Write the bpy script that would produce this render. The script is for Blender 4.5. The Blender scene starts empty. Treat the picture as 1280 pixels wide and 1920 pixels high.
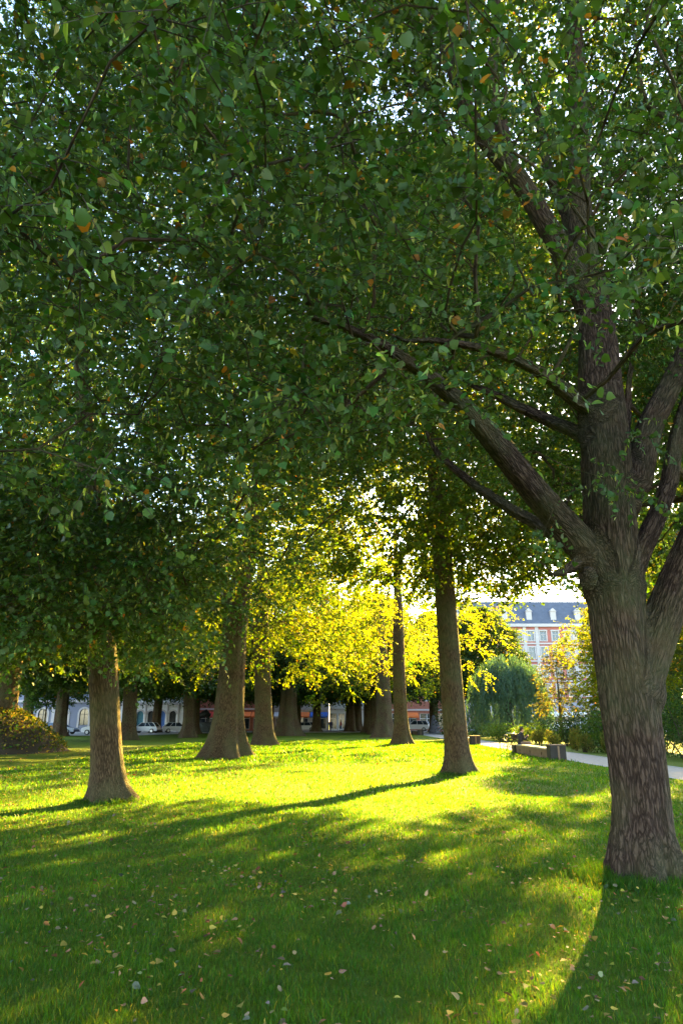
import bpy, bmesh, math, random
import numpy as np
from mathutils import Vector, Matrix

R = math.radians
# ------------------------------------------------------------------ camera
scene = bpy.context.scene
cam_d = bpy.data.cameras.new("camera")
cam = bpy.data.objects.new("camera", cam_d)
scene.collection.objects.link(cam)
cam_d.sensor_fit = 'VERTICAL'; cam_d.sensor_height = 36; cam_d.sensor_width = 24; cam_d.lens = 24
cam_d.clip_start = 0.05; cam_d.clip_end = 3000
cam.location = (0, 0, 1.65)
cam.rotation_euler = (R(90 + 17.03), 0, 0)
scene.camera = cam
# ------------------------------------------------------------------ sun, sky, exposure
SUN_AZ, SUN_EL = 27.0, 22.0       # degrees right of the view axis (+Y), above the horizon
world = bpy.data.worlds.new("World"); scene.world = world
world.use_nodes = True
wn = world.node_tree.nodes; wl = world.node_tree.links
sky = wn.new('ShaderNodeTexSky'); sky.sky_type = 'NISHITA'; sky.sun_disc = False
sky.sun_elevation = R(SUN_EL); sky.sun_rotation = R(SUN_AZ)
sky.air_density = 1.0; sky.dust_density = 0.6; sky.ozone_density = 1.0
wl.new(sky.outputs[0], wn['Background'].inputs[0]); wn['Background'].inputs[1].default_value = 0.08
sd = bpy.data.lights.new("sun", 'SUN'); sd.energy = 5.0; sd.angle = R(0.6); sd.color = (1.0, 0.68, 0.14)
sun = bpy.data.objects.new("sun", sd); scene.collection.objects.link(sun)
az, el = R(SUN_AZ), R(SUN_EL)
sdir = Vector((math.sin(az) * math.cos(el), math.cos(az) * math.cos(el), math.sin(el)))
sun.rotation_euler = sdir.to_track_quat('Z', 'Y').to_euler()
sun.location = sdir * 60
scene.view_settings.view_transform = 'Standard'; scene.view_settings.look = 'None'
scene.view_settings.exposure = 3.9; scene.view_settings.gamma = 1.0
scene.view_settings.use_curve_mapping = False
cy = scene.cycles
cy.max_bounces = 8; cy.diffuse_bounces = 4; cy.glossy_bounces = 2; cy.transmission_bounces = 5
cy.transparent_max_bounces = 8; cy.sample_clamp_indirect = 4.0
cy.caustics_reflective = False; cy.caustics_refractive = False

# ------------------------------------------------------------------ helpers
def link(o, parent=None):
    scene.collection.objects.link(o)
    if parent is not None: o.parent = parent
    return o
def tag(o, label=None, cat=None, group=None, kind=None):
    if label: o['label'] = label
    if cat: o['category'] = cat
    if group: o['group'] = group
    if kind: o['kind'] = kind
    return o
def empty(name, loc, label, cat, group=None, rz=0):
    o = bpy.data.objects.new(name, None); o.location = loc; o.rotation_euler = (0, 0, rz)
    o.empty_display_size = 0.2
    link(o); return tag(o, label, cat, group)
def copy_tree(o, parent=None):
    c = o.copy(); scene.collection.objects.link(c); c.parent = parent
    for ch in o.children: copy_tree(ch, c)
    return c

def mesh_np(name, verts, loops, counts, mat, parent=None, tint=None, smooth=False, bark=None):
    """verts Nx3, loops flat vertex indices, counts per-face loop counts"""
    me = bpy.data.meshes.new(name)
    verts = np.asarray(verts, np.float32); loops = np.asarray(loops, np.int32)
    counts = np.asarray(counts, np.int32)
    me.vertices.add(len(verts)); me.vertices.foreach_set('co', verts.ravel())
    me.loops.add(len(loops)); me.loops.foreach_set('vertex_index', loops)
    me.polygons.add(len(counts))
    st = np.zeros(len(counts), np.int32); st[1:] = np.cumsum(counts)[:-1]
    me.polygons.foreach_set('loop_start', st)
    me.update(calc_edges=True)
    if smooth: me.polygons.foreach_set('use_smooth', np.ones(len(counts), bool))
    if tint is not None:
        a = me.color_attributes.new('tint', 'FLOAT_COLOR', 'POINT')
        c = np.ones((len(verts), 4), np.float32); c[:, :3] = tint
        a.data.foreach_set('color', c.ravel())
    if bark is not None:
        a = me.attributes.new('bark', 'FLOAT_VECTOR', 'POINT')
        a.data.foreach_set('vector', np.asarray(bark, np.float32).ravel())
    if mat is not None: me.materials.append(mat)
    o = bpy.data.objects.new(name, me)
    return link(o, parent)

class MB:
    """collects simple solids into one mesh"""
    def __init__(s): s.v = []; s.f = []; s.n = 0
    def add(s, vs, fs):
        b = s.n; s.v += [tuple(p) for p in vs]; s.f += [tuple(i + b for i in f) for f in fs]; s.n += len(vs); return s
    def box(s, x0, x1, y0, y1, z0, z1):
        return s.add([(x0,y0,z0),(x1,y0,z0),(x1,y1,z0),(x0,y1,z0),(x0,y0,z1),(x1,y0,z1),(x1,y1,z1),(x0,y1,z1)],
                     [(0,3,2,1),(4,5,6,7),(0,1,5,4),(1,2,6,5),(2,3,7,6),(3,0,4,7)])
    def tube(s, pts, rad, n=8, cap=True):
        pts = [Vector(p) for p in pts]
        if not hasattr(rad, '__len__'): rad = [rad] * len(pts)
        vs = []; prev = None
        for i, p in enumerate(pts):
            t = (pts[min(i + 1, len(pts) - 1)] - pts[max(i - 1, 0)]).normalized()
            if prev is None:
                u = t.orthogonal().normalized()
            else:
                u = (prev - t * prev.dot(t)).normalized()
            prev = u; w = t.cross(u)
            for k in range(n):
                a = 2 * math.pi * k / n
                vs.append(p + (u * math.cos(a) + w * math.sin(a)) * rad[i])
        fs = []
        for i in range(len(pts) - 1):
            for k in range(n):
                a = i * n + k; b = i * n + (k + 1) % n
                fs.append((a, b, b + n, a + n))
        if cap:
            fs.append(tuple(range(n - 1, -1, -1))); fs.append(tuple(range((len(pts) - 1) * n, len(pts) * n)))
        return s.add(vs, fs)
    def ring(s, c, r, rt, axis='x', n=28, m=6):
        vs = []
        for i in range(n):
            a = 2 * math.pi * i / n
            for j in range(m):
                b = 2 * math.pi * j / m
                rr = r + rt * math.cos(b); h = rt * math.sin(b)
                p = (h, rr * math.cos(a), rr * math.sin(a)) if axis == 'x' else (rr * math.cos(a), h, rr * math.sin(a))
                vs.append((c[0] + p[0], c[1] + p[1], c[2] + p[2]))
        fs = [(i * m + j, i * m + (j + 1) % m, ((i + 1) % n) * m + (j + 1) % m, ((i + 1) % n) * m + j) for i in range(n) for j in range(m)]
        return s.add(vs, fs)
    def ball(s, c, r, n=12, m=8, sc=(1, 1, 1)):
        vs = [(c[0], c[1], c[2] + r * sc[2])]
        for j in range(1, m):
            t = math.pi * j / m
            for i in range(n):
                a = 2 * math.pi * i / n
                vs.append((c[0] + r * sc[0] * math.sin(t) * math.cos(a), c[1] + r * sc[1] * math.sin(t) * math.sin(a), c[2] + r * sc[2] * math.cos(t)))
        vs.append((c[0], c[1], c[2] - r * sc[2])); last = len(vs) - 1
        fs = [(0, 1 + i, 1 + (i + 1) % n) for i in range(n)]
        for j in range(m - 2):
            for i in range(n):
                a = 1 + j * n + i; b = 1 + j * n + (i + 1) % n
                fs.append((a, a + n, b + n, b))
        fs += [(last, 1 + (m - 2) * n + (i + 1) % n, 1 + (m - 2) * n + i) for i in range(n)]
        return s.add(vs, fs)
    def cap(s, a, b, ra, rb, n=12):
        """tapered capsule"""
        a = Vector(a); b = Vector(b); t = (b - a).normalized()
        pts = []; rs = []
        for k in range(5):
            q = math.pi / 2 * (k / 4); pts.append(a - t * ra * math.cos(q)); rs.append(max(ra * math.sin(q), 1e-4))
        for k in range(5):
            q = math.pi / 2 * (k / 4); pts.append(b + t * rb * math.sin(q)); rs.append(max(rb * math.cos(q), 1e-4))
        return s.tube(pts, rs, n)
    def build(s, name, mat, parent=None, smooth=False, bevel=0):
        me = bpy.data.meshes.new(name); me.from_pydata(s.v, [], s.f); me.update()
        if mat: me.materials.append(mat)
        if smooth: me.polygons.foreach_set('use_smooth', np.ones(len(me.polygons), bool))
        o = bpy.data.objects.new(name, me); link(o, parent)
        if bevel:
            m = o.modifiers.new('bevel', 'BEVEL'); m.width = bevel; m.segments = 2; m.limit_method = 'ANGLE'
        return o

def remeshed(mb, name, mat, parent, voxel, smooth_it=4):
    o = mb.build(name, mat, None)
    m = o.modifiers.new('r', 'REMESH'); m.mode = 'VOXEL'; m.voxel_size = voxel; m.use_smooth_shade = True
    if smooth_it:
        k = o.modifiers.new('s', 'SMOOTH'); k.factor = 0.5; k.iterations = smooth_it
    dg = bpy.context.evaluated_depsgraph_get(); dg.update()
    me = bpy.data.meshes.new_from_object(o.evaluated_get(dg))
    old = o.data; o.modifiers.clear(); o.data = me; me.name = name
    bpy.data.meshes.remove(old)
    me.materials.clear(); me.materials.append(mat)
    me.polygons.foreach_set('use_smooth', np.ones(len(me.polygons), bool))
    if parent is not None: o.parent = parent
    return o

# ------------------------------------------------------------------ materials
def new_mat(name):
    m = bpy.data.materials.new(name); m.use_nodes = True
    nt = m.node_tree
    return m, nt, nt.nodes, nt.links, nt.nodes['Principled BSDF']
def mathn(N, L, op, a, b):
    n = N.new('ShaderNodeMath'); n.operation = op
    for i, q in enumerate((a, b)):
        if q is None: continue
        if isinstance(q, (int, float)): n.inputs[i].default_value = q
        else: L.new(q, n.inputs[i])
    return n.outputs[0]
def ramp(N, L, src, stops):
    r = N.new('ShaderNodeValToRGB'); e = r.color_ramp.elements
    while len(e) < len(stops): e.new(0.5)
    for i, (p, c) in enumerate(stops): e[i].position = p; e[i].color = (*c, 1)
    L.new(src, r.inputs[0]); return r.outputs[0]
def noise(N, L, vec, scale, detail=4, rough=0.55, dist=0.0):
    n = N.new('ShaderNodeTexNoise'); n.inputs['Scale'].default_value = scale; n.inputs['Detail'].default_value = detail
    n.inputs['Roughness'].default_value = rough; n.inputs['Distortion'].default_value = dist
    if vec is not None: L.new(vec, n.inputs['Vector'])
    return n.outputs[0]
def mixc(N, L, f, a, b, mode='MIX'):
    n = N.new('ShaderNodeMix'); n.data_type = 'RGBA'; n.blend_type = mode
    for i, q in ((0, f), (6, a), (7, b)):
        if isinstance(q, (int, float)): n.inputs[i].default_value = q
        elif isinstance(q, tuple): n.inputs[i].default_value = (*q, 1)
        else: L.new(q, n.inputs[i])
    return n.outputs[2]
def plain(name, col, rough=0.6, metal=0.0, var=0.15, scale=3.0, bump=0.0, spec=0.4):
    m, nt, N, L, B = new_mat(name)
    tc = N.new('ShaderNodeTexCoord').outputs['Object']
    n = noise(N, L, tc, scale, 5)
    c2 = tuple(max(0, c * (1 - var * 2)) for c in col); c3 = tuple(min(1, c * (1 + var)) for c in col)
    L.new(ramp(N, L, n, [(0.25, c2), (0.75, c3)]), B.inputs['Base Color'])
    B.inputs['Roughness'].default_value = rough; B.inputs['Metallic'].default_value = metal
    B.inputs['Specular IOR Level'].default_value = spec
    if bump:
        b = N.new('ShaderNodeBump'); b.inputs['Strength'].default_value = 0.5; b.inputs['Distance'].default_value = bump
        L.new(noise(N, L, tc, scale * 8, 4), b.inputs['Height']); L.new(b.outputs[0], B.inputs['Normal'])
    return m
def leaf_mat(name, trans=0.38, tcol=(1.9, 1.7, 0.45), rough=0.5, spec=0.35):
    m, nt, N, L, B = new_mat(name)
    at = N.new('ShaderNodeAttribute'); at.attribute_name = 'tint'
    L.new(at.outputs['Color'], B.inputs['Base Color'])
    B.inputs['Roughness'].default_value = rough; B.inputs['Specular IOR Level'].default_value = spec
    tr = N.new('ShaderNodeBsdfTranslucent')
    L.new(mixc(N, L, 1.0, at.outputs['Color'], tcol, 'MULTIPLY'), tr.inputs[0])
    mx = N.new('ShaderNodeMixShader'); mx.inputs[0].default_value = trans
    L.new(B.outputs[0], mx.inputs[1]); L.new(tr.outputs[0], mx.inputs[2])
    L.new(mx.outputs[0], N['Material Output'].inputs['Surface'])
    return m
def bark_mat(name, dark, mid, light, green=0.3, scale=1.0, bump=0.05):
    m, nt, N, L, B = new_mat(name)
    at = N.new('ShaderNodeAttribute'); at.attribute_name = 'bark'; v = at.outputs['Vector']
    # interlacing ridges: stretched, distorted cells with dark furrows between them
    ds = N.new('ShaderNodeTexNoise'); ds.inputs['Scale'].default_value = 9 * scale; ds.inputs['Detail'].default_value = 3; L.new(v, ds.inputs['Vector'])
    ma = N.new('ShaderNodeVectorMath'); ma.operation = 'MULTIPLY_ADD'; L.new(ds.outputs['Color'], ma.inputs[0]); ma.inputs[1].default_value = (0.10, 0.10, 0.07); L.new(v, ma.inputs[2])
    def ridge(sc, gain):
        vo = N.new('ShaderNodeTexVoronoi'); vo.feature = 'DISTANCE_TO_EDGE'; vo.inputs['Scale'].default_value = sc; L.new(ma.outputs[0], vo.inputs['Vector'])
        return mathn(N, L, 'MINIMUM', mathn(N, L, 'MULTIPLY', vo.outputs['Distance'], gain), 1.0)
    rd = mathn(N, L, 'ADD', mathn(N, L, 'MULTIPLY', ridge(30 * scale, 3.0), 0.6), mathn(N, L, 'MULTIPLY', ridge(64 * scale, 2.6), 0.4))
    n2 = noise(N, L, v, 60 * scale, 5, 0.7)
    h = mathn(N, L, 'ADD', rd, mathn(N, L, 'MULTIPLY', n2, 0.5))
    base = ramp(N, L, mathn(N, L, 'DIVIDE', h, 1.5), [(0.34, dark), (0.5, mid), (0.9, light)])
    big = noise(N, L, N.new('ShaderNodeTexCoord').outputs['Object'], 1.1, 4)
    base = ramp(N, L, h, [(0.15, dark), (0.6, mid), (1.25 / 1.5, light)])
    base = mixc(N, L, ramp(N, L, big, [(0.42, (0, 0, 0)), (0.68, (green, green, green))]), base, (0.10, 0.115, 0.045))
    big2 = noise(N, L, N.new('ShaderNodeTexCoord').outputs['Object'], 2.3, 3)
    base = mixc(N, L, ramp(N, L, big2, [(0.5, (0, 0, 0)), (0.75, (0.4, 0.4, 0.4))]), base, (0.15, 0.085, 0.05))
    L.new(base, B.inputs['Base Color']); B.inputs['Roughness'].default_value = 0.9
    B.inputs['Specular IOR Level'].default_value = 0.15
    b = N.new('ShaderNodeBump'); b.inputs['Strength'].default_value = 0.9; b.inputs['Distance'].default_value = bump
    L.new(h, b.inputs['Height']); L.new(b.outputs[0], B.inputs['Normal'])
    return m

M = {}
M['leaf'] = leaf_mat('linden_leaf')
M['leaf_glow'] = leaf_mat('sun_glow_leaf', 0.62, (3.4, 2.7, 0.3), 0.6, 0.2)  # backlit sun glow put into the leaf colour: yellower and more translucent
M['leaf_far'] = leaf_mat('distant_leaf', 0.48, (2.2, 1.9, 0.4), 0.6, 0.2)
M['grass_blade'] = leaf_mat('grass_blade', 0.6, (3.1, 2.0, 0.15), 0.45, 0.3)
M['litter'] = leaf_mat('dry_leaf', 0.2, (1.2, 1.0, 0.7), 0.7, 0.2)
M['willow'] = leaf_mat('willow_leaf', 0.3, (1.2, 1.3, 0.6), 0.5, 0.4)
M['bark'] = bark_mat('bark', (0.013, 0.007, 0.005), (0.06, 0.035, 0.024), (0.125, 0.078, 0.055), 0.55)
M['bark_far'] = bark_mat('bark_far', (0.022, 0.013, 0.007), (0.08, 0.05, 0.027), (0.15, 0.098, 0.056), 0.6, 0.85, 0.05)
M['twig'] = plain('twig', (0.055, 0.038, 0.028), 0.85)

def ground_mat():
    m, nt, N, L, B = new_mat('lawn')
    tc = N.new('ShaderNodeTexCoord').outputs['Object']
    a = noise(N, L, tc, 0.35, 5); b = noise(N, L, tc, 60, 4, 0.7); c = noise(N, L, tc, 9, 5, 0.65)
    g1 = ramp(N, L, b, [(0.3, (0.035, 0.075, 0.005)), (0.7, (0.13, 0.18, 0.009))])
    g2 = mixc(N, L, ramp(N, L, a, [(0.35, (0, 0, 0)), (0.7, (0.5, 0.5, 0.5))]), g1, (0.15, 0.17, 0.012))
    g3 = mixc(N, L, ramp(N, L, c, [(0.6, (0, 0, 0)), (0.72, (0.35, 0.35, 0.35))]), g2, (0.14, 0.10, 0.03))
    L.new(g3, B.inputs['Base Color']); B.inputs['Roughness'].default_value = 0.85; B.inputs['Specular IOR Level'].default_value = 0.1
    bp = N.new('ShaderNodeBump'); bp.inputs['Distance'].default_value = 0.03; bp.inputs['Strength'].default_value = 1.0
    L.new(b, bp.inputs['Height']); L.new(bp.outputs[0], B.inputs['Normal'])
    return m
M['lawn'] = ground_mat()
M['gravel'] = plain('gravel', (0.36, 0.31, 0.25), 0.9, scale=6, bump=0.004)
M['kerb'] = plain('kerb', (0.4, 0.38, 0.35), 0.85, scale=5)
M['asphalt'] = plain('asphalt', (0.16, 0.145, 0.13), 0.85, scale=4)
M['paving'] = plain('paving', (0.5, 0.45, 0.4), 0.85, scale=2)
M['glass'] = plain('window_glass', (0.03, 0.045, 0.06), 0.08, var=0.3, spec=0.8)

rng = np.random.default_rng(7)

def col_jit(base, n, r, v=0.25, hue=0.12):
    b = np.array(base, float)[None, :].repeat(n, 0)
    b *= (1 + v * r.normal(size=(n, 1))).clip(0.35, 1.9)
    b[:, 0] *= (1 + hue * 1.6 * r.normal(size=n)).clip(0.4, 2.0)
    b[:, 2] *= (1 + hue * 2 * r.normal(size=n)).clip(0.3, 2.2)
    return b.clip(0.003, 0.6)

HEART = np.array([(0, 0, 0), (0.42, 0.10, 0.05), (0.47, 0.48, 0.10), (0, 1.0, -0.10), (-0.47, 0.48, 0.10), (-0.42, 0.10, 0.05)])
def leaves(name, pos, axis, nrm, size, width, tint, mat, parent, simple=False):
    """pos Nx3 stalk point, axis Nx3 leaf direction, nrm Nx3 face normal"""
    n = len(pos)
    axis = axis / np.linalg.norm(axis, axis=1, keepdims=True)
    side = np.cross(axis, nrm); side /= np.linalg.norm(side, axis=1, keepdims=True) + 1e-9
    nn = np.cross(side, axis)
    if simple: tpl = np.array([(0, 0, 0), (0.5, 0.45, 0.12), (0, 1, -0.08), (-0.5, 0.45, 0.12)])
    else: tpl = HEART
    k = len(tpl)
    v = (pos[:, None, :] + side[:, None, :] * (tpl[None, :, 0:1] * (size * width)[:, None, None])
         + axis[:, None, :] * (tpl[None, :, 1:2] * size[:, None, None]) + nn[:, None, :] * (tpl[None, :, 2:3] * size[:, None, None]))
    v = v.reshape(-1, 3)
    base = (np.arange(n) * k)[:, None]
    if simple:
        loops = np.concatenate([base + [0, 1, 2], base + [0, 2, 3]], 1).ravel(); counts = np.full(n * 2, 3)
    else:
        loops = np.concatenate([base + [0, 1, 2, 3], base + [0, 3, 4, 5]], 1).ravel(); counts = np.full(n * 2, 4)
    return mesh_np(name, v, loops, counts, mat, parent, tint=np.repeat(tint, k, 0))

# ------------------------------------------------------------------ trees
class Skel:
    def __init__(s): s.p = []; s.par = []; s.r = []; s.L = []; s.ok = []
    def add(s, p, par, r=0.0, ok=True):
        s.p.append(np.array(p, float)); s.par.append(par); s.r.append(r); s.ok.append(ok)
        s.L.append(0.0 if par < 0 else s.L[par] + float(np.linalg.norm(s.p[-1] - s.p[par])))
        return len(s.p) - 1
def interp(pts, step):
    out = [np.array(pts[0], float)]
    for a, b in zip(pts[:-1], pts[1:]):
        a = np.array(a, float); b = np.array(b, float)
        n = max(1, int(round(np.linalg.norm((b - a)[:3]) / step)))
        for i in range(1, n + 1): out.append(a + (b - a) * i / n)
    return out
def grow(sk, tips, r, seg=0.5, sag=0.12, wander=0.10):
    ends = []
    P = np.zeros((len(sk.p) + len(tips) * 12, 3)); P[:len(sk.p)] = np.array(sk.p); 
    for t in tips:
        n = len(sk.p)
        if n + 14 > len(P): P = np.concatenate([P, np.zeros((len(P), 3))])
        d = np.linalg.norm(P[:n] - t, axis=1)
        cost = d + 0.7 * np.maximum(0, P[:n, 2] - t[2]) + 0.12 * np.array(sk.L) + 1e3 * (~np.array(sk.ok))
        j = int(np.argmin(cost))
        a = sk.p[j]; dist = d[j]
        k = max(1, min(12, int(math.ceil(dist / seg)))); cur = j
        hz = t - a
        for i in range(1, k + 1):
            u = i / k
            q = a + hz * u
            q[2] += sag * dist * math.sin(math.pi * u)
            if i < k: q = q + r.normal(size=3) * wander * min(seg, dist)
            P[len(sk.p)] = q
            cur = sk.add(q, cur)
        ends.append(cur)
    return ends
def finish_radii(sk, tip_r, expo, rmax=None):
    n = len(sk.p); cnt = np.zeros(n)
    par = np.array(sk.par); kids = [[] for _ in range(n)]
    for i in range(n):
        if par[i] >= 0: kids[par[i]].append(i)
    for i in range(n - 1, -1, -1):
        if not kids[i]: cnt[i] += 1
        if par[i] >= 0: cnt[par[i]] += cnt[i]
    r = tip_r * cnt ** expo
    if rmax is not None: r = np.minimum(r, rmax)
    r = np.where(np.array(sk.r) > 0, np.array(sk.r), r)
    return r, kids, cnt
def skel_mesh(sk, r, kids, cnt, name, mat, parent, start=0, minr=0.0, flute=None):
    """tubes along chains; every chain starts at its parent node"""
    V = []; F = []; C = []; BK = []; nb = 0
    par = sk.par
    roots = [i for i in range(len(sk.p)) if par[i] < 0]
    stack = [(rt, -1) for rt in roots]
    while stack:
        i, frm = stack.pop()
        chain = [i]; cur = i
        while kids[cur]:
            ks = sorted(kids[cur], key=lambda q: -r[q] - 1e-6 * cnt[q])
            for q in ks[1:]: stack.append((q, cur))
            cur = ks[0]; chain.append(cur)
        pts = [sk.p[q] for q in chain]; rr = [r[q] for q in chain]; ls = [sk.L[q] for q in chain]
        if frm >= 0:
            pts = [sk.p[frm]] + pts; rr = [min(r[frm], rr[0] * 1.25)] + rr; ls = [sk.L[frm]] + ls
        if len(pts) < 2: continue
        pts = np.array(pts); rr = np.array(rr)
        n = 20 if rr[0] > 0.2 else 9 if rr[0] > 0.07 else 5 if rr[0] > 0.02 else 3
        if flute and frm < 0: n = flute['n']
        T = np.gradient(pts, axis=0); T /= np.linalg.norm(T, axis=1, keepdims=True) + 1e-9
        u = np.array([1.0, 0, 0]) if abs(T[0][0]) < 0.8 else np.array([0, 1.0, 0])
        m = len(pts); ang = np.arange(n) * 2 * math.pi / n
        ring = np.zeros((m, n, 3)); bk = np.zeros((m, n, 3))
        for a in range(m):
            u = u - T[a] * u.dot(T[a]); u /= np.linalg.norm(u); w = np.cross(T[a], u)
            rad = np.full(n, rr[a])
            if flute and frm < 0: rad = flute['f'](ang, pts[a][2], rr[a])
            off = u[None] * (np.cos(ang) * rad)[:, None] + w[None] * (np.sin(ang) * rad)[:, None]
            ring[a] = pts[a] + off
            bk[a, :, 0] = np.cos(ang) * rad; bk[a, :, 1] = np.sin(ang) * rad; bk[a, :, 2] = ls[a] * 0.15 + i * 0.37
        V.append(ring.reshape(-1, 3)); BK.append(bk.reshape(-1, 3))
        A = np.arange(m - 1)[:, None] * n; K = np.arange(n)[None]
        q = np.stack([A + K, A + (K + 1) % n, A + n + (K + 1) % n, A + n + K], -1).reshape(-1, 4) + nb
        F.append(q); nb += m * n
    V = np.concatenate(V); F = np.concatenate(F); BK = np.concatenate(BK)
    return mesh_np(name, V, F.ravel(), np.full(len(F), 4), mat, parent, smooth=True, bark=BK)

def sprays(ends, sk, r, ntw, nlf, size, tlen, base_col, centre, warm=0.0, bract=0.0, simple=False, upness=0.7, spread=1.0):
    """leaf positions on fine twigs round every branch end; returns leaf arrays and twig segments"""
    E = np.array([sk.p[e] for e in ends]); n = len(E)
    pe = np.array([sk.p[sk.par[e]] for e in ends]); D = E - pe
    D /= np.linalg.norm(D, axis=1, keepdims=True) + 1e-9
    out = E - np.array(centre)[None]; out[:, 2] *= 0.3; out /= np.linalg.norm(out, axis=1, keepdims=True) + 1e-9
    nt = n * ntw
    P0 = np.repeat(E, ntw, 0) + r.normal(size=(nt, 3)) * 0.10 * spread
    d = np.repeat(D * 0.5 + out * 0.6, ntw, 0) + r.normal(size=(nt, 3)) * [0.75, 0.75, 0.38]
    d[:, 2] -= 0.10
    d /= np.linalg.norm(d, axis=1, keepdims=True)
    tl = tlen * (0.6 + 0.8 * r.random(nt))
    # leaves along the twig
    N = nt * nlf
    ti = np.repeat(np.arange(nt), nlf)
    s = (np.tile(np.arange(nlf), nt) + 0.6 + r.random(N) * 0.7) / nlf
    pos = P0[ti] + d[ti] * (s * tl[ti])[:, None]
    pos[:, 2] -= 0.25 * tl[ti] * s ** 2
    side = np.cross(d, [0, 0, 1.0]); side /= np.linalg.norm(side, axis=1, keepdims=True) + 1e-9
    sg = np.where(np.tile(np.arange(nlf), nt) % 2 == 0, 1.0, -1.0)
    ax = d[ti] * 0.6 + side[ti] * sg[:, None] * 0.8 + r.normal(size=(N, 3)) * 0.35
    ax[:, 2] -= 0.35
    nm = r.normal(size=(N, 3)) * 0.75; nm[:, 2] += upness
    sz = size * (0.45 + 0.8 * r.random(N) ** 0.8)
    wd = np.full(N, 0.95)
    cl = np.repeat(col_jit(np.ones(3), n, r, 0.28, 0.13), ntw, 0)[ti]
    c = col_jit(base_col, N, r, 0.22, 0.10) * cl
    if bract > 0:
        bm = r.random(N) < bract
        wd[bm] = 0.30; ax[bm] = r.normal(size=(bm.sum(), 3)) * 0.5 + [0, 0, -0.9]
        c[bm] = col_jit((0.30, 0.36, 0.09), bm.sum(), r, 0.25, 0.15)
    if warm > 0:
        wm = r.random(N) < warm
        c[wm] = col_jit((0.30, 0.15, 0.02), wm.sum(), r, 0.3, 0.25)
    c = c.clip(0.004, 0.5)
    return pos, ax, nm, sz, wd, c, (P0, d, tl)

def twig_mesh(tw, name, mat, parent, rad=0.0035):
    P0, d, tl = tw; n = len(P0)
    a = np.cross(d, [0.3, 0.2, 0.9]); a /= np.linalg.norm(a, axis=1, keepdims=True); b = np.cross(d, a)
    V = np.zeros((n, 3, 3, 3))
    for si, s in enumerate((0.0, 0.5, 1.0)):
        c = P0 + d * (tl * s)[:, None]; c[:, 2] -= 0.25 * tl * s * s
        rr = rad * (1 - 0.75 * s)
        for k in range(3):
            an = 2 * math.pi * k / 3
            V[:, si, k] = c + (a * math.cos(an) + b * math.sin(an)) * rr
    base = (np.arange(n) * 9)[:, None]
    q = []
    for si in range(2):
        for k in range(3):
            q.append(base + [si * 3 + k, si * 3 + (k + 1) % 3, si * 3 + 3 + (k + 1) % 3, si * 3 + 3 + k])
    F = np.concatenate(q, 1).ravel()
    return mesh_np(name, V.reshape(-1, 3), F, np.full(n * 6, 4), mat, parent)

def crown_tips(r, n, c, Rmax, H, zlow, z0, shell=0.45, lumps=7):
    """points in a lumpy crown round c; zlow(x,y,rho) gives its underside"""
    ph = r.random(lumps) * 6.28; fr = r.integers(2, 6, lumps); am = r.random(lumps) * 0.10
    out = []
    while len(out) < n:
        th = r.random() * 2 * math.pi; z = z0 + (H - z0) * r.random() ** 1.15
        u = (z - z0) / (H - z0)
        prof = (math.sin(math.pi * (0.18 + 0.82 * u) ** 0.8)) ** 0.55 if u < 1 else 0
        k = 1 + sum(am[i] * math.sin(fr[i] * th + ph[i] + z * 0.9) for i in range(lumps))
        Rz = Rmax * prof * k
        rho = Rz * (r.random() ** shell)
        x = c[0] + rho * math.cos(th); y = c[1] + rho * math.sin(th)
        if z < zlow(x, y, rho): continue
        out.append((x, y, z))
    out = np.array(out)
    return out[np.argsort(np.linalg.norm(out - np.array([c[0], c[1], z0 + 1]), axis=1))]

def clumps(r, tips, s=1.15, keep=0.25, thr=-0.25):
    p = r.random(3) * 6.28
    f = np.sin(tips[:, 0] * s + p[0] + 1.3 * np.sin(tips[:, 2] * s * 0.8)) * np.sin(tips[:, 1] * s + p[1]) + 0.8 * np.sin(tips[:, 2] * s * 1.9 + p[2] + tips[:, 0] * 0.5)
    return tips[(f > thr) | (r.random(len(tips)) < keep)]

def root_flare(k, phase, amp, height, flut=0.04, seed=0):
    rr = np.random.default_rng(seed); ph2 = rr.random(4) * 6.28
    def f(ang, z, r0):
        fl = math.exp(-max(z, 0) / height)
        lob = 0.5 + 0.5 * np.cos(k * ang + phase + 0.4 * np.sin(ang + ph2[0]))
        return r0 * (1 + amp * fl * (0.45 + 0.55 * lob) + flut * (np.cos(k * ang + phase) + 0.5 * np.cos((k + 4) * ang + ph2[1] + z * 0.5) + 0.3 * np.cos((2 * k + 3) * ang + ph2[2] - z)))
    return f

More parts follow.
